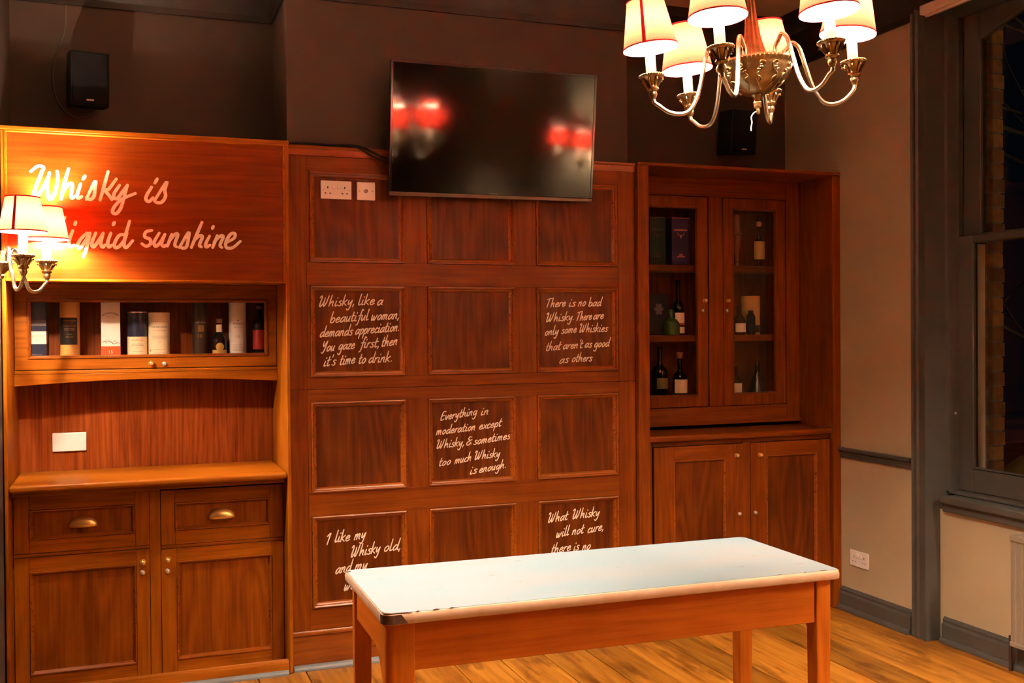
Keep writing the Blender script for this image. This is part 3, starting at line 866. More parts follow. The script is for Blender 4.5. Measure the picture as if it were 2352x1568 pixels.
for i in range(6):
    bkp.box(xs[i] + 0.0003, xs[i + 1] - 0.0003, 0.456, 0.476, 0.91, 1.80)
bkp.build('back_panel', wood('mahogany_back', 2, (0.05, 0.0075, 0.0015), (0.19, 0.040, 0.006), (0.29, 0.078, 0.012), seed=15.0, figure=0.10, fine=85), dr, smooth=0)
wt = MB().box(dx0 + 0.001, dx1 - 0.001, F - 0.004, 0.456, 0.899, 0.932)
wt.build('worktop', wood_dh, dr, bevel=0.013, seg=4)
MB().box(dx0 + 0.004, dx1 - 0.004, F + 0.04, 0.1, 0.878, 0.899).build('worktop_bed_mould', wood_dh, dr, bevel=0.004)
DY = 0.088
MB().box(0.0935, 0.1405, DY + 0.004, DY + 0.03, 0.03, 0.88).build('centre_stile', wood_dv, dr, bevel=0.002)
for a, b in ((dx0, -0.4635), (0.6885, dx1)):
    MB().box(a, b, DY + 0.006, DY + 0.03, 0.03, 0.88).build('side_stile', wood_dv, dr, bevel=0.001)
MB().box(-0.4635, 0.0935, DY + 0.003, DY + 0.03, 0.604, 0.619).build('face_rail', wood_dh, dr, bevel=0.002)
MB().box(0.1405, 0.6885, DY + 0.003, DY + 0.03, 0.597, 0.612).build('face_rail', wood_dh, dr, bevel=0.002)
MB().box(dx0, dx1, DY + 0.04, 0.455, 0.02, 0.03).build('case_bottom', wood_dh, dr, smooth=0)
d1 = framed_front('drawer', dr, -0.462, 0.0925, 0.6205, 0.869, -0.401, 0.032, 0.677, 0.809, DY, mat_st=wood_dv, mat_rl=wood_dh, mat_pn=wood_dp)
cup_handle(d1, -0.183, DY + 0.010, 0.746)
d2 = framed_front('drawer', dr, 0.1415, 0.687, 0.6135, 0.862, 0.202, 0.626, 0.676, 0.803, DY, mat_st=wood_dv, mat_rl=wood_dh, mat_pn=wood_dp)
cup_handle(d2, 0.408, DY + 0.010, 0.742)
e1 = framed_front('cupboard_door', dr, -0.462, 0.0925, 0.030, 0.6025, -0.402, 0.036, 0.088, 0.539, DY, mat_st=wood_dv, mat_rl=wood_dh, mat_pn=wood_dp)
knob(e1, 0.064, DY, 0.545, r=0.0125)
lock(e1, 0.062, DY, 0.499)
e2 = framed_front('cupboard_door', dr, 0.1415, 0.687, 0.026, 0.5955, 0.208, 0.634, 0.087, 0.537, DY, mat_st=wood_dv, mat_rl=wood_dh, mat_pn=wood_dp)
knob(e2, 0.170, DY, 0.547, r=0.0125)
lock(e2, 0.169, DY, 0.496)
pl = MB().loft([[(x, -0.032, 0.0), (x, -0.032, 0.050), (x, -0.028, 0.058), (x, -0.016, 0.060), (x, -0.012, 0.066), (x, DY, 0.028), (x, DY, 0.0)] for x in (dx0 + 0.001, dx1 - 0.001)])
pl.build('plinth', wood_dh, dr, smooth=30)

# ================================================================== CENTRE PANELLING
pn = thing('wall_panelling', 'mahogany square panelling of twelve sunk panels behind the table, some with painted quotes', 'panelling', (1.61, 0.012, 0))
PX = [(0.809, 1.264), (1.376, 1.826), (1.944, 2.396)]
PZ = [(1.901, 2.324), (1.363, 1.790), (0.821, 1.247), (0.282, 0.712)]
cx0, cx1 = 0.7145, 2.498
for a, b in ((cx0, 0.794), (2.404, cx1)):
    MB().box(a, b, 0.0, 0.024, 0.18, 1.3052).build('stile', wood_v, pn, bevel=0.0015)
    MB().box(a, b, 0.0, 0.024, 1.3068, 2.396).build('stile', wood_v, pn, bevel=0.0015)
for z0, z1 in ((2.324, 2.396), (1.790, 1.901), (1.3068, 1.363), (1.247, 1.3052), (0.712, 0.821), (0.18, 0.282)):
    MB().box(0.7945, 2.4035, 0.0005, 0.024, z0, z1).build('rail', wood_h, pn, bevel=0.0012)
for r, (z0, z1) in enumerate(PZ):
    for a, b in ((0.7945, 0.809), (1.264, 1.376), (1.826, 1.944), (2.396, 2.4035)):
        MB().box(a, b, 0.0008, 0.024, z0, z1).build('muntin', wood_v, pn, bevel=0.001)
    for c, (x0, x1) in enumerate(PX):
        xm = x0 + (x1 - x0) * (0.45 + 0.1 * ((r * 3 + c * 5) % 4) / 3)
        p = MB()
        p.box(x0 + 0.022, xm, 0.0125, 0.020, z0 + 0.022, z1 - 0.022)
        p.box(xm, x1 - 0.022, 0.0125, 0.020, z0 + 0.022, z1 - 0.022)
        po = p.build('panel', wood_p, pn, smooth=0)
        MB().frame_ring(x0, x1, z0, z1, [(0, 0.004), (0.001, -0.007), (0.006, -0.009), (0.011, -0.006), (0.013, 0.001), (0.018, 0.003), (0.022, 0.007), (0.026, 0.0128)]).build('moulding', wood_m, po, smooth=30)
        key = '%d,%d' % (r + 1, c)
        if key in QUOTES:
            xh, w = {'2,0': (0.0230, 0.0056), '3,1': (0.0195, 0.0054), '2,2': (0.0205, 0.0056), '4,0': (0.0245, 0.0060), '4,2': (0.0225, 0.0056)}[key]
            q = MB()
            for t in QUOTES[key]:
                write_word(q, t[0], t[1], t[2], t[3], t[4], xh, w, 0.0118, slant=0.30)
            q.build('lettering', letter_paint, po, smooth=0, label='cream hand painted quotation')
cp = MB().loft([[(x, 0.024, 2.396), (x, -0.004, 2.396), (x, -0.006, 2.425), (x, -0.012, 2.430), (x, -0.014, 2.440), (x, 0.024, 2.440)] for x in (cx0, cx1)])
cp.build('cap_rail', wood_m, pn, smooth=30)
sk = MB().loft([[(x, 0.024, 0.0), (x, -0.0025, 0.0), (x, -0.0025, 0.158), (x, -0.012, 0.162), (x, -0.012, 0.170), (x, -0.004, 0.174), (x, -0.001, 0.180), (x, 0.024, 0.180)] for x in (cx0, cx1)])
sk.build('skirting', wood_m, pn, smooth=30)

# ================================================================== RIGHT DISPLAY CUPBOARD
dc = thing('display_cupboard', 'tall mahogany corner display cupboard with two glazed doors above two panelled doors', 'cabinet', (3.13, 0.2, 0))
MB().box(2.5005, 2.516, F - 0.004, 0.485, 0, 2.43).build('side_panel', wood_v, dc, bevel=0.003)
MB().box(2.5165, 2.567, F, F + 0.02, 0, 2.43).build('front_stile', wood_v, dc, bevel=0.002)
MB().box(3.722, 3.7735, F, 0.485, 0, 2.43).build('side_panel', wood_v, dc, bevel=0.003)
MB().box(2.5005, 3.7735, F - 0.004, 0.485, 2.430, 2.447).build('top_board', wood_h, dc, bevel=0.003)
UY = 0.28
for a, b, q in ((2.5165, 2.634, 0.0), (3.1135, 3.2065, 0.001), (3.6335, 3.7215, 0.0)):
    MB().box(a, b, UY + q, UY + 0.022, 1.03 if not q else 1.132, 2.43 if not q else 2.326).build('face_stile', wood_v, dc, bevel=0.003)
for a, b in ((2.326, 2.43), (1.03, 1.132)):
    MB().box(2.634, 3.6335, UY + 0.0005, UY + 0.022, a, b).build('face_rail', wood_h, dc, bevel=0.002)
MB().loft([[(x, UY, 1.03), (x, UY - 0.012, 1.032), (x, UY - 0.012, 1.045), (x, UY - 0.004, 1.052), (x, UY, 1.054)] for x in (2.52, 3.7215)]).build('foot_moulding', wood_h, dc, smooth=30)
def glass_door(x0, x1, gx0, gx1, kx, lx):
    UD = UY + 0.007
    o = MB().rect_frame((x0, x1, 1.134, 2.324), (gx0, gx1, 1.198, 2.264), UD - 0.002, UD + 0.02).build('glazed_door', wood_v, dc, bevel=0.003)
    MB().frame_ring(gx0, gx1, 1.198, 2.264, [(-0.002, UD), (0, UD - 0.006), (0.005, UD - 0.005), (0.009, UD + 0.006), (0.009, UD + 0.014)]).build('moulding', wood_v, o, smooth=30)
    MB().box(gx0 + 0.006, gx1 - 0.006, UD + 0.007, UD + 0.010, 1.204, 2.258).build('pane', pane, o, smooth=0)
    knob(o, kx, UD, 1.736, r=0.0115)
    lock(o, lx, UD, 1.679)
    return o
glass_door(2.637, 3.1090, 2.700, 3.045, 3.085, 3.074)
glass_door(3.2110, 3.6295, 3.273, 3.568, 3.238, 3.233)
for z0, z1 in ((1.902, 1.940), (1.503, 1.541)):
    MB().box(2.52, 3.7215, UY + 0.05, 0.462, z0, z1).build('shelf', wood_h, dc, bevel=0.002)
MB().box(2.5165, 3.7215, UY + 0.0225, 0.462, 1.175, 1.196).build('shelf', wood_h, dc, bevel=0.002)
MB().box(2.5165, 3.7215, 0.462, 0.482, 0.0, 2.43).build('back_panel', wood_p, dc, smooth=0)
MB().box(2.5675, 3.7215, F + 0.006, UY + 0.02, 0.980, 1.012).build('ledge', wood_h, dc, bevel=0.010, seg=3)
LY = -0.002
MB().box(2.568, 2.603, LY + 0.02, LY + 0.04, 0.03, 0.98).build('lower_stile', wood_v, dc, bevel=0.002)
MB().box(3.152, 3.198, LY + 0.004, LY + 0.03, 0.03, 0.955).build('lower_stile', wood_v, dc, bevel=0.002)
MB().box(2.603, 3.7215, LY + 0.014, LY + 0.03, 0.952, 0.980).build('lower_rail', wood_h, dc, bevel=0.002)
l1 = framed_front('panelled_door', dc, 2.605, 3.151, 0.03, 0.950, 2.721, 3.042, 0.15, 0.877, LY, mould=0.014, raise_=0.001)
knob(l1, 3.106, LY, 0.888, r=0.012)
lock(l1, 3.124, LY, 0.567)
l2 = framed_front('panelled_door', dc, 3.199, 3.720, 0.03, 0.950, 3.299, 3.632, 0.15, 0.880, LY, mould=0.014, raise_=0.001)
knob(l2, 3.256, LY, 0.884, r=0.012)
lock(l2, 3.226, LY, 0.567)
MB().box(2.568, 3.7215, LY + 0.004, LY + 0.03, 0.0, 0.028).build('plinth', wood_h, dc, bevel=0.002)

# ================================================================== TELEVISION
tv = thing('television', 'wide black flat screen television tilted forward high on the panelled wall', 'television', (1.696, -0.10, 2.5))
ctz = math.radians(7.5)
tyaw, trol = math.radians(0.8), math.radians(0.4)
def tvmap(u, v, d):
    """u across, v up, d out of the screen; hinge along the lower edge"""
    u, v = u * math.cos(trol) - v * math.sin(trol), v * math.cos(trol) + u * math.sin(trol)
    a, b = u, -v * math.sin(ctz) - d * math.cos(ctz)
    return (1.694 + a * math.cos(tyaw) - b * math.sin(tyaw), -0.079 + a * math.sin(tyaw) + b * math.cos(tyaw), 2.217 + v * math.cos(ctz) - d * math.sin(ctz))
def tvbox(mb, u0, u1, v0, v1, d0, d1):
    n0 = len(mb.v)
    mb.box(u0, u1, v0, v1, d0, d1)
    for i in range(n0, len(mb.v)):
        p = mb.v[i]
        mb.v[i] = Vector(tvmap(p.x, p.y, p.z))
    return mb
W2, HH = 0.5265, 0.626
tvbox(MB(), -W2, W2, 0.0, HH, -0.030, -0.002).build('body', black_plastic, tv, bevel=0.004)
bz = MB()
for u0, u1, v0, v1 in ((-W2, W2, HH - 0.012, HH), (-W2, -W2 + 0.012, 0.02, HH - 0.012), (W2 - 0.012, W2, 0.02, HH - 0.012)):
    tvbox(bz, u0, u1, v0, v1, -0.002, 0.003)
bz.build('bezel', paint('gloss_black', (0.008, 0.008, 0.009), 0.15, 0.1, 10, 0.0), tv, bevel=0.001)
tvbox(MB(), -W2 + 0.012, W2 - 0.012, 0.02, HH - 0.012, -0.002, 0.0005).build('screen', paint('lcd_glass', (0.0025, 0.0025, 0.003), 0.07, 0.05, 10, 0.0, spec=0.42), tv, smooth=0)
tvbox(MB(), -W2, W2, 0.0, 0.019, -0.002, 0.006).build('lower_trim', paint('dark_bronze_trim', (0.13, 0.105, 0.085), 0.3, 0.1, 20, 0.0, metal=0.7), tv, bevel=0.003)
tv_b = MB()
tvbox(tv_b, -0.028, 0.020, 0.0225, 0.0285, 0.0005, 0.0012)
tv_b.build('maker_badge', paint('badge_grey', (0.10, 0.095, 0.09), 0.5, 0.1), tv, smooth=0)
br_ = MB()
for u in (-0.18, 0.18):
    x, y, z = tvmap(u, HH * 0.5, -0.03)
    br_.box(x - 0.02, x + 0.02, y, -0.016, 2.36, 2.70)
br_.box(1.696 - 0.26, 1.696 + 0.26, -0.016, 0.0255, 2.45, 2.65)
br_.build('wall_bracket', black_plastic, tv, bevel=0.002)
cb = MB().tube(smooth_path([(0.716, -0.006, 2.447), (0.80, -0.002, 2.452), (0.90, 0.0, 2.449), (1.00, -0.004, 2.452), (1.06, -0.012, 2.444), (1.12, -0.03, 2.415), (1.20, -0.045, 2.385), (1.36, -0.055, 2.36), (1.42, -0.06, 2.40)], 6), 0.0055, 8)
cb.tube(smooth_path([(0.95, 0.004, 2.451), (1.04, -0.012, 2.440), (1.10, -0.028, 2.405), (1.18, -0.045, 2.37), (1.30, -0.055, 2.34), (1.42, -0.06, 2.42)], 6), 0.0045, 8)
tag(cb.build('cable', black_plastic, None), 'black cable lying along the panelling top and looping behind the television', 'cable')

# ================================================================== SOCKETS
screw_grey = paint('screw_grey', (0.35, 0.33, 0.3), 0.4, 0.1)
def plate_xz(name, label, cat, xc, zc, w, h, y, kind):
    t = thing(name, label, cat, (xc, y, zc))
    MB().box(xc - w / 2, xc + w / 2, y - 0.009, y, zc - h / 2, zc + h / 2).build('face_plate', white_plastic, t, bevel=0.003)
    for s in (-1, 1):
        MB().lathe([(0.0032, -0.0096), (0.0005, -0.0098)], (xc + s * (w / 2 - 0.013), y, zc), 10, 1).build('screw', silver if kind == 'blank' else screw_grey, t)
    if kind == 'double':
        for s in (-1, 1):
            hl = MB()
            c = xc + s * 0.040
            hl.box(c - 0.0028, c + 0.0028, y - 0.0094, y - 0.008, zc + 0.006, zc + 0.016)
            for q in (-1, 1):
                hl.box(c + q * 0.011 - 0.0036, c + q * 0.011 + 0.0036, y - 0.0094, y - 0.008, zc - 0.019, zc - 0.0135)
            hl.build('pin_hole', hole_mat, t, smooth=0)
        for s in (-1, 1):
            MB().box(xc + s * 0.012 - 0.009, xc + s * 0.012 + 0.009, y - 0.0125, y - 0.008, zc + 0.006, zc + 0.028).build('rocker_switch', white_plastic, t, bevel=0.002)
    if kind == 'aerial':
        MB().lathe([(0.0085, -0.009), (0.0085, -0.014), (0.006, -0.014), (0.0055, -0.010)], (xc, y, zc), 14, 1).build('coaxial_outlet', paint('outlet_grey', (0.22, 0.21, 0.2), 0.35, 0.1, metal=0.6), t)
    return t
plate_xz('double_socket', 'white double power socket on the panel left of the television', 'socket', 0.937, 2.241, 0.146, 0.086, 0.0125, 'double')
plate_xz('aerial_socket', 'white single aerial outlet between the double socket and the television', 'socket', 1.079, 2.241, 0.088, 0.086, 0.0125, 'aerial')
plate_xz('blanking_plate', 'blank white double plate on the dresser back above its worktop', 'socket', -0.252, 1.065, 0.148, 0.088, 0.456, 'blank')
# socket low on the window wall
ws = thing('double_socket', 'white double socket low on the grey wall between cupboard and window', 'socket', (XR, -0.188, 0.302))
MB().box(XR - 0.009, XR, -0.188 - 0.076, -0.188 + 0.076, 0.302 - 0.044, 0.302 + 0.044).build('face_plate', white_plastic, ws, bevel=0.003)
pin_shadow = paint('pin_shadow', (0.2, 0.17, 0.14), 0.6)
for s in (-1, 1):
    hl = MB()
    c = -0.188 + s * 0.040
    hl.box(XR - 0.0094, XR - 0.008, c - 0.0028, c + 0.0028, 0.308, 0.318)
    for q in (-1, 1):
        hl.box(XR - 0.0094, XR - 0.008, c + q * 0.011 - 0.0036, c + q * 0.011 + 0.0036, 0.283, 0.2885)
    hl.build('pin_hole', pin_shadow, ws, smooth=0)
for s in (-1, 1):
    MB().box(XR - 0.0125, XR - 0.008, -0.188 + s * 0.012 - 0.009, -0.188 + s * 0.012 + 0.009, 0.308, 0.330).build('rocker_switch', white_plastic, ws, bevel=0.002)

# ================================================================== TABLE
tb = thing('table', 'long pine table with chipped pale blue painted top and cream edge', 'table', (1.476, -1.655, 0))
tb.rotation_euler = (0, 0, -0.015)
tb['off'] = (0, 0, 0)
TL, TW, TH = 1.573, 0.602, 0.76
def top_mat():
    mt, nt, out = new_mat('worn_blue_paint')
    b = N(nt, 'ShaderNodeBsdfPrincipled')
    tc = N(nt, 'ShaderNodeTexCoord')
    mp = N(nt, 'ShaderNodeMapping')
    mp.inputs['Scale'].default_value = (0.35, 1, 1)
    nt.links.new(tc.outputs['Object'], mp.inputs[0])
    n1 = N(nt, 'ShaderNodeTexNoise')
    n1.inputs['Scale'].default_value = 3.2
    n1.inputs['Detail'].default_value = 6
    nt.links.new(mp.outputs[0], n1.inputs['Vector'])
    r = ramp(nt, [(0.35, (0.27, 0.47, 0.60)), (0.55, (0.33, 0.47, 0.57)), (0.72, (0.38, 0.46, 0.50))])
    nt.links.new(n1.outputs['Fac'], r.inputs['Fac'])
    n2 = N(nt, 'ShaderNodeTexNoise')
    n2.inputs['Scale'].default_value = 38
    n2.inputs['Detail'].default_value = 3
    nt.links.new(mp.outputs[0], n2.inputs['Vector'])
    r2 = ramp(nt, [(0.27, (0.75, 0.70, 0.62)), (0.32, (1, 1, 1))])
    nt.links.new(n2.outputs['Fac'], r2.inputs['Fac'])
    mm = N(nt, 'ShaderNodeMix', data_type='RGBA', blend_type='MULTIPLY')
    mm.inputs[0].default_value = 1
    nt.links.new(r.outputs[0], mm.inputs[6])
    nt.links.new(r2.outputs[0], mm.inputs[7])
    nt.links.new(mm.outputs[2], b.inputs['Base Color'])
    b.inputs['Roughness'].default_value = 0.38
    nt.links.new(b.outputs[0], out.inputs[0])
    return mt
def edge_mat():
    mt, nt, out = new_mat('worn_cream_edge')
    b = N(nt, 'ShaderNodeBsdfPrincipled')
    tc = N(nt, 'ShaderNodeTexCoord')
    n1 = N(nt, 'ShaderNodeTexNoise')
    n1.inputs['Scale'].default_value = 14
    n1.inputs['Detail'].default_value = 5
    nt.links.new(tc.outputs['Object'], n1.inputs['Vector'])
    r = ramp(nt, [(0.26, (0.16, 0.07, 0.03)), (0.31, (0.58, 0.40, 0.26)), (0.6, (0.66, 0.50, 0.36))])
    nt.links.new(n1.outputs['Fac'], r.inputs['Fac'])
    nt.links.new(r.outputs[0], b.inputs['Base Color'])
    b.inputs['Roughness'].default_value = 0.45
    nt.links.new(b.outputs[0], out.inputs[0])
    return mt
def round_rect(l, w, rads, n=6):
    """corner radii: (-x,-y), (+x,-y), (+x,+y), (-x,+y)"""
    out = []
    cs_ = [(-l / 2, -w / 2, 180), (l / 2, -w / 2, 270), (l / 2, w / 2, 0), (-l / 2, w / 2, 90)]
    for (cx, cy, a0), r in zip(cs_, rads):
        ox = cx + (r if cx < 0 else -r)
        oy = cy + (r if cy < 0 else -r)
        for k in range(n + 1):
            a = math.radians(a0 + 90 * k / n)
            out.append((ox + r * math.cos(a), oy + r * math.sin(a)))
    return out
rads = (0.030, 0.010, 0.028, 0.012)
rings = []
for ins, z in ((0.004, TH - 0.034), (0.0, TH - 0.030), (-0.001, TH - 0.016), (0.001, TH - 0.004), (0.004, TH - 0.0012)):
    rr = round_rect(TL - 2 * ins, TW - 2 * ins, rads)
    rings.append([(x, y, z) for x, y in rr])
tt = MB().loft(rings)
ttop = tt.build('tabletop', edge_mat(), tb, smooth=50, label='cream painted edge worn to bare wood')
rr = round_rect(TL - 0.009, TW - 0.009, rads)
MB().loft([[(x, y, TH - 0.004) for x, y in rr], [(x, y, TH) for x, y in rr]]).build('painted_surface', top_mat(), ttop, smooth=20, label='pale blue painted surface')
# chips: bare dark wood at the near left corner and along the near edge
ch = MB()
bare_wood = paint('bare_dark_wood', (0.085, 0.035, 0.018), 0.7, 0.3, 60)
def chip(pts, z=TH + 0.0006):
    MB().add([(x, y, z) for x, y in pts], [tuple(range(len(pts)))]).build('bare_chip', bare_wood, ttop, smooth=0)
hx, hy = -TL / 2, -TW / 2
chip([(hx + 0.004, hy + 0.04), (hx + 0.010, hy + 0.022), (hx + 0.03, hy + 0.008), (hx + 0.09, hy + 0.003), (hx + 0.085, hy + 0.0005), (hx + 0.02, hy + 0.002), (hx + 0.003, hy + 0.016)])
for u, l in ((0.10, 0.012), (0.15, 0.022), (0.20, 0.018)):
    chip([(hx + u, hy + 0.003), (hx + u + l * .5, hy + 0.011), (hx + u + l, hy + 0.004), (hx + u + l * .5, hy + 0.0005)])
for u, l in ((1.33, 0.014), (1.43, 0.012), (1.49, 0.03)):
    chip([(hx + u, hy + 0.003), (hx + u + l * .4, hy + 0.009), (hx + u + l, hy + 0.008), (hx + u + l, hy + 0.003)])
chip([(TL / 2 - 0.03, TW / 2 - 0.003), (TL / 2 - 0.012, TW / 2 - 0.018), (TL / 2 - 0.003, TW / 2 - 0.035), (TL / 2 - 0.001, TW / 2 - 0.02), (TL / 2 - 0.012, TW / 2 - 0.006)])
chip([(hx + 0.0005, TW / 2 - 0.02), (hx + 0.02, TW / 2 - 0.022), (hx + 0.014, TW / 2 - 0.034), (hx + 0.0005, TW / 2 - 0.04)])
# bare broken corner on the edge face
ring = round_rect(TL + 0.003, TW + 0.003, rads)[0:7]
ring = ring + [(hx + 0.075, hy - 0.0015)]
ch.loft([[(x, y, TH - 0.031) for x, y in ring], [(x, y, TH - 0.004) for x, y in ring[:-1]] + [(hx + 0.055, hy - 0.0015, TH - 0.004)]], closed=False)
ch.build('bare_corner', bare_wood, ttop, smooth=0, label='dark bare wood where the paint has chipped')
LEG = 0.058
AB = 0.578
for sx in (-1, 1):
    for sy in (-1, 1):
        lw = 0.086 if sx < 0 and sy < 0 else LEG
        cx, cy = sx * (TL / 2 - 0.016 - lw / 2), sy * (TW / 2 - 0.030 - LEG / 2)
        rr = 0.026 if sx < 0 else 0.006
        pts = []
        for (qx, qy, a0) in ((-1, -1, 180), (1, -1, 270), (1, 1, 0), (-1, 1, 90)):
            r0 = rr if qx == sx and qy == sy else 0.004
            ox, oy = cx + qx * (lw / 2 - r0), cy + qy * (LEG / 2 - r0)
            for k in range(6):
                a = math.radians(a0 + 90 * k / 5)
                pts.append((ox + r0 * math.cos(a), oy + r0 * math.sin(a)))
        g = MB().loft([[(cx + (x - cx) * s, cy + (y - cy) * s, z) for x, y in pts] for z, s in ((0.0, 0.86), (0.30, 0.94), (0.56, 1.0), (TH - 0.034, 1.0))])
        g.build('leg', wood_t, tb, smooth=40)
ax = TL / 2 - 0.020 - LEG
ay = TW / 2 - 0.030 - LEG
for sy in (-1, 1):
    y0 = sy * (TW / 2 - 0.036)
    MB().box(-ax, ax, min(y0, y0 - sy * 0.022), max(y0, y0 - sy * 0.022), AB, TH - 0.034).build('apron', wood_th, tb, bevel=0.002)
for sx in (-1, 1):
    x0 = sx * (TL / 2 - 0.024)
    a, b = min(x0, x0 - sx * 0.022), max(x0, x0 - sx * 0.022)
    zt = TH - 0.034
    zb = AB + 0.035
    poly = [(-ay, zt), (ay, zt), (ay, zb)]
    # curved bracket running down the near leg
    poly += [(-ay + 0.13, zb)]
    for k in range(1, 9):
        t = k / 8
        poly.append((-ay + 0.11 * (1 - t) ** 1.6, zb - 0.012 - 0.17 * t ** 1.35))
    MB().prism_yz(poly, a, b).build('end_apron', wood('pine_end', 1, (0.34, 0.080, 0.005), (0.50, 0.135, 0.008), (0.60, 0.180, 0.012), seed=2, figure=0.15, rough=0.42), tb, bevel=0.002)

# ================================================================== SPEAKERS
def speaker(name, label, c, rz, w=0.165, h=0.245, d=0.17):
    t = thing(name, label, 'speaker', c, group=None)
    t.rotation_euler = (math.radians(7), 0, rz)
    t['off'] = (0, 0, 0)
    MB().box(-w / 2, w / 2, -d / 2, d / 2, -h / 2, h / 2).build('cabinet', black_plastic, t, bevel=0.006)
    MB().box(-w / 2 + 0.008, w / 2 - 0.008, -d / 2 - 0.008, -d / 2, -h / 2 + 0.008, h / 2 - 0.008).build('grille', grille_mat, t, bevel=0.004)
    b = MB().box(-0.016, 0.016, -d / 2 - 0.0092, -d / 2 - 0.008, -h / 2 + 0.024, -h / 2 + 0.031)
    b.build('maker_badge', paint('badge_pale', (0.55, 0.48, 0.38), 0.4), t, smooth=0)
    return t
s1 = speaker('loudspeaker', 'small black loudspeaker on the dark wall above the dresser', (-0.150, 0.315, 2.742), math.radians(9))
MB().box(-0.02, 0.02, 0.085, 0.165, -0.03, 0.03).build('wall_bracket', black_plastic, s1, bevel=0.003)
s2 = speaker('loudspeaker', 'small black loudspeaker behind the chandelier above the corner cupboard', (3.355, 0.36, 2.715), math.radians(-4), w=0.165, h=0.25)
MB().box(-0.02, 0.02, 0.085, 0.125, -0.03, 0.03).build('wall_bracket', black_plastic, s2, bevel=0.003)
sc_ = MB().tube(smooth_path([(-0.245, 0.486, 3.14), (-0.25, 0.484, 3.02), (-0.275, 0.484, 2.93), (-0.30, 0.484, 2.85), (-0.305, 0.484, 2.75), (-0.28, 0.484, 2.66), (-0.21, 0.484, 2.60), (-0.13, 0.484, 2.63), (-0.14, 0.45, 2.70), (-0.145, 0.40, 2.72)], 6), 0.0035, 6)
tag(sc_.build('speaker_cable', paint('cable_olive', (0.10, 0.09, 0.07), 0.6), None), 'thin speaker cable hanging in a loop down the dark alcove wall', 'cable')
gm = MB().lathe([(0.013, 0), (0.013, 0.010), (0.009, 0.016), (0.0005, 0.018)], (0.555, 0.0, 2.453), 14)
tag(gm.build('rubber_stopper', black_plastic, None, smooth=40), 'tiny black stopper standing on top of the dresser near its right end', 'stopper')

# ================================================================== RADIATOR
rd = thing('radiator', 'pale panel radiator on the window wall at the right edge', 'radiator', (3.79, -1.75, 0.12))
ry0, ry1, rx = -1.248, -2.25, 3.745
pts = []
k = 0
y = ry0
while y > ry1:
    pts += [(rx + 0.006, y), (rx + 0.006, y - 0.012), (rx, y - 0.018), (rx, y - 0.030)]
    y -= 0.036
pts += [(3.80, y), (3.80, ry0)]
rad_paint = paint('radiator_paint', (0.235, 0.205, 0.155), 0.35, 0.05, 8)
MB().prism_xy(pts, 0.15, 0.605).build('panel', rad_paint, rd, smooth=30)
MB().box(rx - 0.002, 3.80, y, ry0 + 0.002, 0.127, 0.15).build('lower_seam', rad_paint, rd, bevel=0.004)
MB().box(rx - 0.002, 3.80, y, ry0 + 0.002, 0.605, 0.632).build('top_seam', rad_paint, rd, bevel=0.004)
gr = MB()
for q in range(26):
    yy = ry0 - 0.02 - q * 0.038
    gr.box(rx + 0.010, 3.795, yy - 0.022, yy, 0.632, 0.638)
gr.build('top_grille', rad_paint, rd, smooth=0)
MB().tube([(3.785, -1.213, 0.0), (3.785, -1.213, 0.16), (3.785, -1.25, 0.17)], 0.008, 10).build('supply_pipe', paint('pipe_dark', (0.05, 0.035, 0.035), 0.4, 0.1, metal=0.3), rd)
for a in (-1.40, -2.10):
    MB().box(3.80, 3.8415, a, a + 0.04, 0.2, 0.55).build('wall_bracket', rad_paint, rd, smooth=0)

# ================================================================== LAMPLIT STRIP over the window, a pale box with the light put into its colour
rbt = thing('lit_head_strip', 'pale strip above the window at the top right, lamplight put into its colour', 'trim', (3.70, -1.5, 3.11))
MB().box(3.685, 3.744, -2.35, -0.752, 3.112, 3.16).build('strip_body', paint('lit_strip_pale', (0.66, 0.60, 0.52), 0.5, 0.03), rbt, bevel=0.008)
MB().box(3.705, 3.722, -2.33, -0.77, 3.100, 3.112).build('strip_foot', paint('lit_strip_foot', (0.60, 0.54, 0.46), 0.5, 0.03), rbt, bevel=0.003)

# ================================================================== LAMPS
CUP = [(0.0005, -0.082), (0.0085, -0.081), (0.0100, -0.076), (0.0130, -0.072), (0.0150, -0.064), (0.0135, -0.058), (0.0125, -0.056), (0.0190, -0.052), (0.0215, -0.047), (0.0190, -0.043),
       (0.0170, -0.040), (0.0190, -0.033), (0.0240, -0.024), (0.0300, -0.014), (0.0345, -0.011), (0.0395, -0.009), (0.0415, -0.005), (0.0405, 0.0), (0.0360, 0.002), (0.0340, -0.001), (0.0180, -0.003), (0.0005, -0.003)]

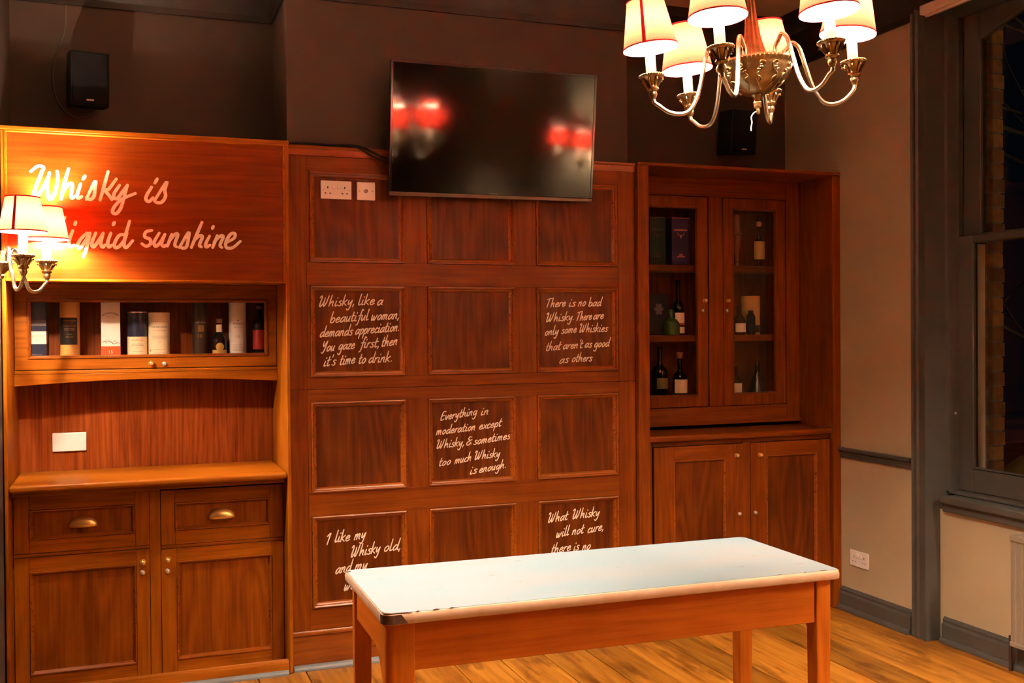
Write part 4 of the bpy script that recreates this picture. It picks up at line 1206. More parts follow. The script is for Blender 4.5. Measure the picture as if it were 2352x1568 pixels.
def lamp_arm(root, tip, path, rb, rt_, hb, ht, bulb_material, shade_tilt=(0, 0), rs=0.0072, lift=0.013, seam=0.8):
    """one curved arm with drip cup, candle tube, bulb and shade; tip = centre of the cup rim"""
    tip = Vector(tip)
    arm = MB().tube(smooth_path(path, 7), rs, 12).build('arm', pale_metal, root, smooth=60)
    mb = MB().lathe(CUP, tip, 28)
    for k in range(28):                                 # gadrooned rim beads
        a = 2 * math.pi * k / 28
        mb.lathe([(0.0005, -0.0045), (0.0032, -0.002), (0.0036, 0.0), (0.0026, 0.003), (0.0004, 0.004)], (tip.x + 0.0405 * math.cos(a), tip.y + 0.0405 * math.sin(a), tip.z - 0.003), 6)
    for k in range(8):                                  # leaves round the cup
        a = 2 * math.pi * k / 8
        d = Vector((math.cos(a), math.sin(a), 0))
        mb.tube([tip + d * 0.0185 + Vector((0, 0, -0.040)), tip + d * 0.023 + Vector((0, 0, -0.030)), tip + d * 0.031 + Vector((0, 0, -0.018)), tip + d * 0.0365 + Vector((0, 0, -0.0165)), tip + d * 0.0375 + Vector((0, 0, -0.022))], [0.0025, 0.004, 0.0045, 0.0035, 0.002], 6)
    mb.build('drip_cup', antique, arm, smooth=50)
    MB().lathe([(0.0172, -0.002), (0.0172, 0.108 + lift), (0.0160, 0.112 + lift), (0.0080, 0.113 + lift), (0.0080, 0.118 + lift), (0.0005, 0.118 + lift)], tip, 20).build('candle_tube', candle_mat, arm, smooth=40)
    MB().lathe([(r, h + lift) for r, h in ((0.0060, 0.116), (0.0130, 0.126), (0.0175, 0.144), (0.0170, 0.160), (0.0120, 0.180), (0.0060, 0.195), (0.0005, 0.203))], tip, 10).build('bulb', bulb_material, arm, smooth=60)
    def T(p):
        v = Vector(p)
        h = v.z - (hb + ht) / 2
        v = Vector((v.x + h * shade_tilt[0], v.y + h * shade_tilt[1], v.z - v.x * shade_tilt[0] - v.y * shade_tilt[1]))
        return v + tip
    sm = MB()
    seg = 36
    rings = [[T(((rb + (rt_ - rb) * t) * math.cos(2 * math.pi * j / seg), (rb + (rt_ - rb) * t) * math.sin(2 * math.pi * j / seg), hb + (ht - hb) * t)) for j in range(seg)] for t in (0, 0.33, 0.67, 1)]
    sm.loft(rings, True, (False, False))
    so = sm.build('lampshade', shade, arm, smooth=60)
    # make sure the outside of the shade is the front face
    me = so.data
    c = Vector((0, 0, 0))
    for vtx in me.vertices:
        c += vtx.co
    c /= len(me.vertices)
    if sum((p.center - c).to_2d().dot(p.normal.to_2d()) for p in me.polygons) < 0:
        me.flip_normals()
    tr = MB()
    for r, h in ((rb, hb), (rt_, ht)):
        tr.loft([[T(((r + dr_) * math.cos(2 * math.pi * j / seg), (r + dr_) * math.sin(2 * math.pi * j / seg), h + dz)) for j in range(seg)] for dr_, dz in ((0.0010, -0.0028), (0.0022, 0.0), (0.0010, 0.0028))], True, (False, False))
    # fabric seam strip
    a0 = seam
    for s_ in (0,):
        tr.loft([[T(((rb + (rt_ - rb) * t + 0.0011) * math.cos(a0 + da), (rb + (rt_ - rb) * t + 0.0011) * math.sin(a0 + da), hb + (ht - hb) * t)) for da in (-0.07, 0.07)] for t in (0, 1)], closed=False)
    tr.build('shade_trim', shade_trim, arm, smooth=60, label='dark red trim and seam of the shade')
    return arm

def arm_path(inner, tip, low, top, r_top=0.42):
    """S-shaped arm from the bowl rim up, over, down and round up into the cup"""
    inner, tip = Vector(inner), Vector(tip)
    d = Vector((tip.x - inner.x, tip.y - inner.y, 0))
    L = d.length
    u = d / L
    def P(t, z):
        return Vector((inner.x, inner.y, 0)) + u * (L * t) + Vector((0, 0, z))
    zt = tip.z - 0.080
    return [P(0.0, inner.z - 0.02), P(0.015, inner.z + 0.02), P(0.07, top - 0.018), P(0.15, top), P(0.245, top - 0.022), P(0.315, top - 0.085), P(0.40, low + 0.062), P(0.51, low + 0.014), P(0.64, low), P(0.80, low + 0.008), P(0.93, low + 0.032), P(0.99, zt - 0.012), Vector((tip.x, tip.y, zt + 0.004))]

def make_chandelier(label, loc, rot, tips, axis, bulbm, group=None, size=1.0):
    ch = thing('chandelier', label, 'chandelier', loc, group)
    ch.rotation_euler = rot
    ch.scale = (size, size, size)
    ch['off'] = (0, 0, 0)
    ax_, ay_ = axis
    C0 = Vector((ax_, ay_, 0))
    bowl = [(0.0005, -0.090), (0.030, -0.086), (0.060, -0.073), (0.088, -0.050), (0.106, -0.026), (0.117, -0.004), (0.121, 0.008), (0.125, 0.011), (0.1275, 0.017), (0.125, 0.023), (0.118, 0.025), (0.060, 0.026), (0.0005, 0.026)]
    b = MB().lathe(bowl, C0, 48)
    for k in range(56):
        a = 2 * math.pi * k / 56
        b.lathe([(0.0004, 0.008), (0.0042, 0.013), (0.0048, 0.0165), (0.0042, 0.020), (0.0004, 0.0245)], (ax_ + 0.1240 * math.cos(a), ay_ + 0.1240 * math.sin(a), 0), 6)
    bo = b.build('bowl', antique, ch, smooth=40)
    # cast scrolls and leaves on the bowl
    def bowl_r(z):
        for (r0, z0), (r1, z1) in zip(bowl[:8], bowl[1:8]):
            if z0 <= z <= z1:
                return r0 + (r1 - r0) * (z - z0) / (z1 - z0)
        return 0.1
    s = MB()
    for k in range(6):
        for sg in (-1, 1):
            def S(da, z, out=0.002):
                a = 2 * math.pi * k / 6 + 0.35 + sg * da
                r = bowl_r(z) + out
                return (ax_ + r * math.cos(a), ay_ + r * math.sin(a), z)
            s.tube(smooth_path([S(0.12, -0.078), S(0.30, -0.066), S(0.40, -0.050), S(0.34, -0.036), S(0.20, -0.027), S(0.12, -0.016), S(0.14, -0.005), S(0.24, -0.002), S(0.27, -0.009), S(0.22, -0.013)], 4), 0.0030, 6)
            s.tube(smooth_path([S(0.36, -0.044), S(0.27, -0.047), S(0.22, -0.054), S(0.26, -0.060)], 4), 0.0026, 6)
            for da, z in ((0.20, -0.0205), (0.255, -0.020), (0.285, -0.0275), (0.33, -0.026)):
                s.lathe([(0.0004, -0.0045), (0.0040, -0.002), (0.0042, 0.002), (0.0004, 0.0045)], S(da, z), 6)
    s.build('scroll_ornament', antique, bo, smooth=60)
    col = []
    seg = 48
    for z, r in ((0.024, 0.050), (0.035, 0.0455), (0.055, 0.039), (0.085, 0.0315), (0.115, 0.0255), (0.15, 0.0215), (0.20, 0.0175), (0.26, 0.0150), (0.33, 0.0140), (0.36, 0.0145)):
        col.append([(ax_ + r * (1 + 0.06 * math.cos(12 * 2 * math.pi * j / seg)) * math.cos(2 * math.pi * j / seg), ay_ + r * (1 + 0.06 * math.cos(12 * 2 * math.pi * j / seg)) * math.sin(2 * math.pi * j / seg), z) for j in range(seg)])
    MB().loft(col).build('fluted_column', antique, ch, smooth=35)
    MB().lathe([(0.0005, -0.152), (0.004, -0.151), (0.0068, -0.146), (0.0070, -0.140), (0.0060, -0.134), (0.0085, -0.131), (0.0125, -0.129), (0.0138, -0.124), (0.0125, -0.120), (0.0138, -0.116), (0.0138, -0.111), (0.0115, -0.108), (0.010, -0.104), (0.016, -0.094), (0.024, -0.088)], C0, 24).build('finial', antique, ch, smooth=40)
    MB().tube(smooth_path([(ax_ - 0.004, ay_, -0.142), (ax_ - 0.014, ay_ + 0.004, -0.146), (ax_ - 0.023, ay_ + 0.008, -0.160), (ax_ - 0.022, ay_ + 0.008, -0.178), (ax_ - 0.026, ay_ + 0.010, -0.196), (ax_ - 0.026, ay_ + 0.010, -0.206)], 5), 0.0021, 8).build('pull_cord', paint('white_cord', (0.75, 0.73, 0.7), 0.6, 0.05), ch)
    for i, t in enumerate(tips):
        t = Vector(t)
        d = Vector((t.x - ax_, t.y - ay_, 0)).normalized()
        inner = C0 + d * 0.098 + Vector((0, 0, 0.028))
        tx, ty = ((0.02, 0.01), (-0.01, 0.02), (0.13, -0.05), (0.0, 0.0), (-0.02, 0.0), (-0.05, 0.0))[i]
        lamp_arm(ch, t, arm_path(inner, t, -0.135, 0.082), 0.091, 0.062, 0.093, 0.250, bulbm, (tx, ty), seam=4.0 if i == 5 else 0.8)
    # hanging rod, chain and ceiling rose
    up_ = MB().lathe([(0.010, 0.358), (0.020, 0.365), (0.022, 0.378), (0.012, 0.388), (0.006, 0.40), (0.006, 0.43), (0.0005, 0.43)], C0, 16)
    up_.build('column_cap', antique, ch, smooth=40)
    chm = MB()
    z = 0.435
    k = 0
    ztop = (ZC - loc[2]) / size - 0.03
    while z < ztop:
        ring = []
        for j in range(13):
            a = 2 * math.pi * j / 12
            u, w = 0.010 * math.cos(a), 0.019 * math.sin(a)
            ring.append((ax_ + (u if k % 2 else 0), ay_ + (0 if k % 2 else u), z + w))
        chm.tube(ring, 0.0026, 6, (False, False))
        z += 0.031
        k += 1
    chm.build('chain', antique, ch, smooth=50)
    MB().lathe([(0.0005, ztop - 0.012), (0.012, ztop - 0.010), (0.030, ztop + 0.004), (0.050, ztop + 0.018), (0.055, ztop + 0.036), (0.0005, ztop + 0.036)], C0, 24).build('ceiling_rose', antique, ch, smooth=40)
    return ch

TIPS = [(-0.258, -0.223, 0.0), (0.07, -0.332, -0.004), (0.331, -0.11, 0.007), (0.231, 0.233, -0.006), (-0.053, 0.326, 0.0), (-0.322, 0.106, 0.002)]
c1 = make_chandelier('six-arm brass chandelier with red shades hanging above the table', (0.88 * 1.988, -4.87 + 0.88 * 3.011, 1.576 + 0.88 * 0.872), (-0.047, -0.052, 0), TIPS, (0.012, -0.003), bulb_mat, size=0.88)
# its twin further back in the room
c2 = copy_tree(c1)
c2.location = (2.85, -5.6, 2.17)
c2.rotation_euler = (0, 0, 0.4)
c2['label'] = 'second six-arm brass chandelier at the far end of the room behind the camera'

def make_sconce(label, loc, rz=0.0):
    sc = thing('wall_sconce', label, 'wall lamp', loc)
    sc.rotation_euler = (0, 0, rz)
    sc['off'] = (0, 0, 0)
    MB().lathe([(0.055, 0.0), (0.055, 0.006), (0.046, 0.012), (0.030, 0.016), (0.026, 0.024), (0.0005, 0.026)], (0, 0, -0.01), 28, 0).build('wall_plate', antique, sc, smooth=40)
    bo = MB().lathe([(0.0005, -0.062), (0.006, -0.058), (0.010, -0.048), (0.007, -0.042), (0.016, -0.034), (0.030, -0.020), (0.037, -0.004), (0.040, 0.002), (0.037, 0.008), (0.020, 0.010), (0.012, 0.022), (0.008, 0.05), (0.0005, 0.055)], (0.034, 0, -0.01), 28)
    for k in range(24):
        a = 2 * math.pi * k / 24
        bo.lathe([(0.0004, -0.003), (0.0034, 0.0), (0.0034, 0.003), (0.0004, 0.006)], (0.034 + 0.039 * math.cos(a), 0.039 * math.sin(a), -0.01), 6)
    bo.build('bowl', antique, sc, smooth=45)
    for tip in ((0.124, -0.160, 0.015), (0.186, 0.170, 0.016)):
        t = Vector(tip)
        d = Vector((t.x - 0.034, t.y, 0)).normalized()
        lamp_arm(sc, t, arm_path(Vector((0.034, 0, 0.0)) + d * 0.028, t, -0.118, 0.050), 0.0865, 0.0615, 0.090, 0.222, bulb_mat_s, lift=-0.012, seam=4.4 if tip[1] < 0 else 1.2)
    return sc
make_sconce('brass two-arm wall lamp with pale glowing shades before the painted sign', (XL, -0.288, 1.866))
sc2 = make_sconce('brass two-arm wall lamp with red shades further back on the window wall', (XR, -3.42, 2.15), math.pi)

# ================================================================== BOTTLES, TUBES, CARTONS
def two_sided_text(mb, s, width, xc, y, z, height=None, curve_r=None):
    v, f = text_faces(s, width=width, height=height)
    if curve_r:
        mb.add([(xc + curve_r * math.sin(a / curve_r), y + curve_r - curve_r * math.cos(a / curve_r), z + b) for a, b in v], f)
    else:
        mb.add([(xc + a, y, z + b) for a, b in v], f)

def col(name, c, rough=0.45, **k):
    return paint(name, c, rough, k.pop('var', 0.05), 30, 0.0, **k)

ink = col('dark_ink', (0.05, 0.04, 0.035), 0.6)
gold_ink = col('gold_ink', (0.55, 0.33, 0.08), 0.45)
pale_ink = col('pale_ink', (0.55, 0.42, 0.26), 0.5)

def carton(label, x0, x1, yf, z0, h, base, bands=(), texts=(), depth=None, group=None):
    """flat-fronted carton. bands: (z from base, z to, material, name)"""
    w = x1 - x0
    depth = depth or w
    t = thing('whisky_carton', label, 'carton', ((x0 + x1) / 2, yf + depth / 2, z0), group)
    bx = MB().box(x0, x1, yf, yf + depth, z0, z0 + h).build('box', base, t, bevel=0.0015)
    for b0, b1, mat, nm in bands:
        MB().box(x0 - 0.0004, x1 + 0.0004, yf - 0.0004, yf + depth + 0.0004, z0 + b0, z0 + b1).build(nm, mat, t, smooth=0)
    if texts:
        for s, wd, zz, mat, arch in texts:
            mb = MB()
            v, f = text_faces(s, width=wd)
            xc = (x0 + x1) / 2
            mb.add([(xc + a, yf - 0.0009, z0 + zz + b - (arch * (a / wd * 2) ** 2)) for a, b in v], f)
            mb.build('lettering', mat, bx, smooth=0)
    return t

def tube_pack(label, xc, yc, z0, r, h, base, bands=(), texts=(), rim=None, group=None, lines=()):
    t = thing('whisky_tube', label, 'tube', (xc, yc, z0), group)
    bo = MB().lathe([(0.0005, 0), (r - 0.001, 0), (r, 0.001), (r, h - 0.001), (r - 0.001, h), (0.0005, h)], (xc, yc, z0), 36).build('tube_body', base, t, smooth=40)
    if rim:
        MB().lathe([(r + 0.0012, h - 0.006), (r + 0.0016, h - 0.003), (r + 0.0012, h), (r - 0.004, h + 0.001), (0.0005, h + 0.001)], (xc, yc, z0), 36, cap=(False, True)).build('rim', rim, t, smooth=40)
    for b0, b1, mat, nm, a0, a1 in bands:
        mb = MB()
        n = 18
        rr = r + 0.0006
        mb.loft([[(xc + rr * math.sin(a0 + (a1 - a0) * j / n), yc - rr * math.cos(a0 + (a1 - a0) * j / n), z0 + z) for j in range(n + 1)] for z in (b0, b1)], closed=False)
        mb.build(nm, mat, t, smooth=60)
    for s, wd, zz, mat in texts:
        mb = MB()
        rr = r + 0.0011
        v, f = text_faces(s, width=wd)
        mb.add([(xc + rr * math.sin(a / rr), yc - rr * math.cos(a / rr), z0 + zz + b) for a, b in v], f)
        mb.build('lettering', mat, bo, smooth=0)
    if lines:
        mb = MB()
        rr = r + 0.0010
        for wd, zz, th in lines:
            n = 10
            a0 = -wd / 2 / rr
            mb.loft([[(xc + rr * math.sin(a0 + wd / rr * j / n), yc - rr * math.cos(a0 + wd / rr * j / n), z0 + zz + q) for j in range(n + 1)] for q in (0, th)], closed=False)
        mb.build('small_print', pale_ink if lines[0][2] > 0.0019 else ink, bo, smooth=0)
    return t

def bottle(label, xc, yc, z0, prof, glassm, cap=None, cap_prof=None, labels=(), group=None, neck=None, name='whisky_bottle'):
    t = thing(name, label, 'bottle', (xc, yc, z0), group)
    MB().lathe(prof, (xc, yc, z0), 28).build('glass_body', glassm, t, smooth=45)
    if cap_prof:
        MB().lathe(cap_prof, (xc, yc, z0), 20).build('stopper', cap, t, smooth=40)
    for b0, b1, r, mat, a in labels:
        n = 14
        MB().loft([[(xc + (r + 0.0006) * math.sin(-a + 2 * a * j / n), yc - (r + 0.0006) * math.cos(-a + 2 * a * j / n), z0 + z) for j in range(n + 1)] for z in (b0, b1)], closed=False).build('label', mat, t, smooth=60)
    return t

def bottle_prof(r, hb, hs, rn, h):
    return [(0.0005, 0.0), (r - 0.004, 0.0), (r, 0.004), (r, hb), (r * 0.96, hb + hs * 0.2), (r * 0.78, hb + hs * 0.5), (rn * 1.25, hb + hs * 0.85), (rn, hb + hs), (rn, h - 0.02), (rn + 0.002, h - 0.018), (rn + 0.002, h - 0.006), (rn, h - 0.004), (0.0005, h - 0.004)]

navy = col('navy_card', (0.022, 0.026, 0.055), 0.3)
cream = col('cream_paper', (0.84, 0.70, 0.44), 0.5)
ivory = col('ivory_card', (0.66, 0.60, 0.52), 0.5)
white_card = col('white_card', (0.88, 0.79, 0.68), 0.45)
tan = col('tan_card', (0.76, 0.40, 0.10), 0.4)
rust = col('rust_card', (0.60, 0.085, 0.012), 0.4)
black_label = col('black_label', (0.018, 0.015, 0.013), 0.4)
dark_card = col('dark_brown_card', (0.045, 0.022, 0.013), 0.3)
dark_glass = col('dark_green_glass', (0.006, 0.008, 0.006), 0.08)
amber_glass = col('amber_glass', (0.035, 0.012, 0.004), 0.08)
silver_rim = silver

SZ = 1.462
YF = 0.345
# --- behind the glazed flap of the dresser
g1 = 'whiskies behind the glazed flap'
carton('navy blue whisky carton with a white label, leftmost behind the glazed flap', -0.425, -0.340, YF, SZ, 0.275, navy,
       bands=((0.067, 0.125, white_card, 'label'), (0.150, 0.162, col('sea_grey', (0.17, 0.15, 0.16), 0.4), 'wave_band'), (0.162, 0.176, col('sea_grey_pale', (0.10, 0.09, 0.11), 0.4), 'wave_band')),
       texts=(('TALISKER', 0.066, 0.099, pale_ink, 0), ('25', 0.012, 0.076, pale_ink, 0), ('SINGLE MALT WHISKY', 0.050, 0.018, pale_ink, 0)), group=g1)
tube_pack('tan whisky tube with a large black label, second from the left in the dresser', -0.2415, YF + 0.044, SZ, 0.0435, 0.275, tan,
          bands=((0.062, 0.188, black_label, 'label', -1.25, 0.85),),
          texts=(("CONNOISSEURS", 0.060, 0.170, gold_ink), ('COLLECTION', 0.060, 0.146, gold_ink), ('SINGLE MALT', 0.050, 0.134, pale_ink), ('SCOTCH WHISKY', 0.050, 0.128, pale_ink), ('FROM', 0.018, 0.108, gold_ink), ('DISTILLERY', 0.034, 0.096, gold_ink)), group=g1)
carton('white whisky carton with a rust red foot, third from the left in the dresser', -0.106, -0.022, YF, SZ, 0.275, white_card,
       bands=((-0.0 + 0.0005, 0.053, rust, 'foot_band'),),
       texts=(('BOWMORE', 0.072, 0.203, ink, 0.010), ('SINGLE MALT', 0.040, 0.190, pale_ink, 0), ('SCOTCH WHISKY', 0.050, 0.183, pale_ink, 0), ('15', 0.016, 0.020, white_card, 0)), group=g1)
sk_ = MB()
random.seed(8)
for k in range(9):
    xx = -0.098 + k * 0.0075
    zz = SZ + 0.066 + random.uniform(0, 0.018)
    sk_.tube(smooth_path([(xx, YF - 0.0010, zz), (xx + 0.006, YF - 0.0010, zz + random.uniform(-.006, .008)), (xx + 0.016, YF - 0.0010, zz + random.uniform(-.008, .004))], 4), 0.0007, 4)
crt = [o for o in bpy.data.objects if o.name.startswith('whisky_carton') and o.type == 'EMPTY'][-1]
sk_.build('coast_sketch', ink, crt, smooth=0)
tube_pack('navy whisky tube with silver rim and cream lower label in the dresser', 0.0535, YF + 0.045, SZ, 0.0440, 0.215, navy,
          bands=((0.0, 0.097, cream, 'label', -1.55, 1.55),), texts=(('Glenfarclas', 0.056, 0.077, rust), ('25', 0.012, 0.040, pale_ink)), rim=silver_rim, group=g1,
          lines=((0.05, 0.062, 0.0012), (0.06, 0.056, 0.0012), (0.05, 0.026, 0.0012)))
tube_pack('wide cream whisky tube with fine print, beside the navy tube in the dresser', 0.152, YF + 0.048, SZ, 0.0490, 0.211, cream,
          texts=(('THE BALVENIE', 0.080, 0.138, ink), ('21', 0.012, 0.066, pale_ink)), group=g1,
          lines=((0.084, 0.168, 0.002), (0.078, 0.124, 0.002), (0.074, 0.098, 0.002), (0.080, 0.092, 0.002), (0.066, 0.086, 0.002), (0.07, 0.034, 0.002), (0.06, 0.018, 0.002)))
dots = MB().lathe([(0.0048, -0.001), (0.0005, -0.0012)], (0.113, YF + 0.0195, SZ + 0.031), 10, 1)
tp = [o for o in bpy.data.objects if o.name.startswith('whisky_tube') and o.type == 'EMPTY'][-1]
dots.build('wax_seal', rust, tp, smooth=0)
tube_pack('dark brown whisky tube with pale capital lettering and a gold square in the dresser', 0.339, YF + 0.040, SZ, 0.0365, 0.275, dark_card,
          bands=((0.118, 0.150, col('gold_square', (0.30, 0.15, 0.03), 0.4), 'gold_square', -0.30, 0.50),),
          texts=(('ABERLOUR', 0.058, 0.159, cream), ('10', 0.018, 0.090, gold_ink)), group=g1)
bottle('dark squat bottle with cream neck band and gold seal label in the dresser', 0.429, YF + 0.030, SZ, bottle_prof(0.036, 0.070, 0.050, 0.0125, 0.180), dark_glass,
       cap=col('amber_cap', (0.45, 0.20, 0.035), 0.35), cap_prof=[(0.0145, 0.160), (0.0150, 0.162), (0.0150, 0.178), (0.012, 0.181), (0.0005, 0.181)],
       labels=((0.0, 0.030, 0.0362, gold_l := col('gold_label', (0.55, 0.36, 0.09), 0.4), 1.15), (0.116, 0.152, 0.0140, cream, 2.6)), group=g1)
bt = [o for o in bpy.data.objects if o.name.startswith('whisky_bottle') and o.type == 'EMPTY'][-1]
mb = MB()
nn = 20
cxs, czs = 0.429, SZ + 0.044
rows = []
for k in range(nn + 1):
    dx = 0.0195 * math.sin(-math.pi / 2 + math.pi * k / nn)
    hz = math.sqrt(max(0.0, 0.0195 ** 2 - dx * dx))
    yy = YF + 0.030 - math.sqrt(0.0372 ** 2 - dx * dx)
    rows.append([(cxs + dx, yy, czs - hz), (cxs + dx, yy, czs + hz + 1e-5)])
mb.loft(rows, closed=False)
mb.build('seal_label', gold_l, bt, smooth=60)
tube_pack('tall white whisky tube with dark capitals, right of the squat bottle in the dresser', 0.517, YF + 0.044, SZ, 0.0415, 0.275, white_card,
          texts=(('LAPHROAIG', 0.062, 0.152, ink), ('18', 0.016, 0.087, pale_ink), ('ISLAY SINGLE MALT', 0.044, 0.143, pale_ink)), group=g1,
          lines=((0.05, 0.136, 0.002), (0.06, 0.052, 0.002), (0.06, 0.045, 0.002), (0.06, 0.038, 0.002), (0.06, 0.031, 0.002), (0.06, 0.024, 0.002)))
wtp = [o for o in bpy.data.objects if o.name.startswith('whisky_tube') and o.type == 'EMPTY'][-1]
MB().lathe([(0.0032, -0.0008), (0.0005, -0.0012)], (0.517, YF + 0.0020, SZ + 0.172), 8, 1).build('crest', ink, wtp, smooth=0)
bottle('dark bottle with red label half hidden at the right end of the dresser shelf', 0.622, YF + 0.040, SZ, bottle_prof(0.034, 0.150, 0.045, 0.0125, 0.262), dark_glass,
       cap=col('rose_cap', (0.30, 0.10, 0.09), 0.4), cap_prof=[(0.0142, 0.228), (0.0142, 0.262), (0.0005, 0.263)],
       labels=((0.030, 0.125, 0.0342, col('red_label', (0.42, 0.02, 0.012), 0.4), 1.3),), group=g1)

# --- corner display cupboard
T1, T2, T3 = 1.940, 1.541, 1.196
YQ = 0.365
g2 = 'bottles and boxes in the corner cupboard'
dgreen = col('bottle_green_card', (0.010, 0.020, 0.014), 0.35)
dblue = col('deep_blue_card', (0.035, 0.018, 0.062), 0.35)
stag_gold = col('stag_gold', (0.42, 0.16, 0.09), 0.4)
def stag_box(label, x0, x1, mat, inkm, bright):
    t = carton(label, x0, x1, YQ, T1, 0.272, mat, group=g2, depth=0.085)
    w = x1 - x0
    xc = (x0 + x1) / 2
    mb = MB()
    mb.box(x0 + 0.002, x1 - 0.004, YQ - 0.0009, YQ, T1 + 0.2665, T1 + 0.2705)
    mb.box(xc - w * 0.36, xc + w * 0.36, YQ - 0.0009, YQ, T1 + 0.196, T1 + 0.205)
    # stag mask emblem
    mb.add([(xc - 0.010, YQ - 0.0009, T1 + 0.172), (xc + 0.010, YQ - 0.0009, T1 + 0.172), (xc, YQ - 0.0009, T1 + 0.148)], [(0, 1, 2)])
    for s in (-1, 1):
        mb.tube(smooth_path([(xc + s * 0.006, YQ - 0.0010, T1 + 0.170), (xc + s * 0.017, YQ - 0.0010, T1 + 0.172), (xc + s * 0.022, YQ - 0.0010, T1 + 0.186)], 4), 0.0022, 6)
    mb.box(xc - w * 0.22, xc + w * 0.22, YQ - 0.0009, YQ, T1 + 0.045, T1 + 0.052)
    mb.box(xc - w * 0.10, xc + w * 0.10, YQ - 0.0009, YQ, T1 + 0.054, T1 + 0.064)
    mb.build('stag_emblem_print', inkm, t, smooth=0)
    return t
stag_box('dark green whisky box on the top shelf behind the left cupboard pane', 2.782, 2.884, dgreen, col('dull_gold', (0.075, 0.055, 0.02), 0.5), 0)
stag_box('deep blue whisky box with pale stag emblem on the top cupboard shelf', 2.922, 3.040, dblue, stag_gold, 1)
# middle shelf, left door
t = carton('dark box with a pale round crest on the middle cupboard shelf', 2.775, 2.895, YQ + 0.005, T2, 0.235, col('black_card', (0.012, 0.010, 0.012), 0.35), group=g2, depth=0.080)
mb = MB()
for k in range(6):
    a = k * math.pi / 3
    mb.lathe([(0.011, 0.0), (0.0005, -0.0004)], (2.838 + 0.020 * math.cos(a), YQ + 0.0042, T2 + 0.148 + 0.024 * math.sin(a)), 10, 1)
mb.lathe([(0.016, 0.0), (0.0005, -0.0006)], (2.838, YQ + 0.0042, T2 + 0.148), 14, 1)
mb.build('crest', col('crest_mauve', (0.20, 0.14, 0.15), 0.5), t, smooth=0)
bottle('squat green glass bottle in front of the crested box on the middle shelf', 2.908, YQ - 0.010, T2, bottle_prof(0.050, 0.060, 0.045, 0.015, 0.150), col('green_glass', (0.055, 0.10, 0.018), 0.1, spec=0.7), group=g2)
bottle('tall black bottle with two white labels on the middle cupboard shelf', 2.985, YQ + 0.045, T2, bottle_prof(0.0365, 0.150, 0.060, 0.0130, 0.320), dark_glass,
       labels=((0.070, 0.128, 0.0367, white_card, 1.0), (0.056, 0.070, 0.0367, rust, 1.0), (0.010, 0.048, 0.0367, white_card, 1.0)), group=g2)
# bottom shelf, left door
bottle('dark bottle with an olive label on the bottom cupboard shelf', 2.850, YQ + 0.02, T3, bottle_prof(0.046, 0.130, 0.055, 0.0145, 0.285), dark_glass,
       labels=((0.042, 0.104, 0.0462, col('olive_label', (0.20, 0.15, 0.03), 0.45), 0.85),), group=g2)
bottle('clear-necked bottle with a cream label on the bottom cupboard shelf', 2.980, YQ + 0.02, T3, bottle_prof(0.042, 0.100, 0.045, 0.0130, 0.250), dark_glass,
       cap=col('copper_cap', (0.32, 0.13, 0.06), 0.35), cap_prof=[(0.0150, 0.212), (0.0150, 0.216), (0.0205, 0.236), (0.0205, 0.246), (0.0005, 0.248)],
       labels=((0.014, 0.092, 0.0424, cream, 1.25),), group=g2)
# right door
pk = col('copper_glass', (0.26, 0.070, 0.035), 0.25)
bottle('slim copper coloured bottle with a flared collar on the top right shelf', 3.362, YQ + 0.02, T1,
       [(0.0005, 0), (0.018, 0.0), (0.018, 0.010), (0.012, 0.018), (0.017, 0.040), (0.013, 0.060), (0.016, 0.085), (0.022, 0.130), (0.026, 0.180), (0.036, 0.186), (0.036, 0.194), (0.024, 0.200), (0.021, 0.260), (0.018, 0.300), (0.0005, 0.304)], pk, group=g2)
bottle('slender bottle with broad yellow label on the top right cupboard shelf', 3.515, YQ + 0.02, T1,
       [(0.0005, 0), (0.016, 0.0), (0.014, 0.008), (0.009, 0.020), (0.012, 0.034), (0.034, 0.040), (0.034, 0.150), (0.014, 0.160), (0.009, 0.180), (0.008, 0.215), (0.017, 0.250), (0.014, 0.272), (0.009, 0.300), (0.0005, 0.302)], amber_glass,
       labels=((0.042, 0.148, 0.0345, col('yellow_label', (0.50, 0.34, 0.09), 0.5), 1.5),), cap=col('amber_stopper', (0.45, 0.17, 0.05), 0.3), cap_prof=[(0.0085, 0.222), (0.0178, 0.248), (0.0165, 0.262), (0.011, 0.276), (0.0005, 0.277)], group=g2)
bottle('small bottle with square cream label at the left of the middle right shelf', 3.360, YQ - 0.01, T2, bottle_prof(0.036, 0.075, 0.045, 0.0115, 0.175), amber_glass,
       labels=((0.014, 0.066, 0.0362, white_card, 1.2),), group=g2)
tube_pack('tall yellow tube with a dark foot on the middle right cupboard shelf', 3.480, YQ + 0.058, T2, 0.056, 0.226, col('yellow_card', (0.58, 0.36, 0.085), 0.5),
          bands=((0.012, 0.055, black_label, 'foot_band', -1.57, 1.57),), group=g2, lines=((0.05, 0.15, 0.002), (0.04, 0.14, 0.002)))
bottle('short black bottle in front of the yellow tube on the middle right shelf', 3.438, YQ - 0.010, T2, bottle_prof(0.026, 0.105, 0.020, 0.013, 0.145), dark_glass, group=g2)
bottle('bottle with curved cream label behind the left stile of the bottom right shelf', 3.345, YQ + 0.01, T3, bottle_prof(0.036, 0.070, 0.040, 0.012, 0.160), amber_glass,
       labels=((0.004, 0.062, 0.0362, cream, 1.1),), group=g2)
bottle('cone shaped dark glass decanter on the bottom right cupboard shelf', 3.500, YQ + 0.02, T3,
       [(0.0005, 0), (0.056, 0.0), (0.060, 0.006), (0.056, 0.020), (0.036, 0.075), (0.020, 0.120), (0.013, 0.150), (0.012, 0.175), (0.016, 0.182), (0.0005, 0.184)], dark_glass, group=g2, name='decanter')

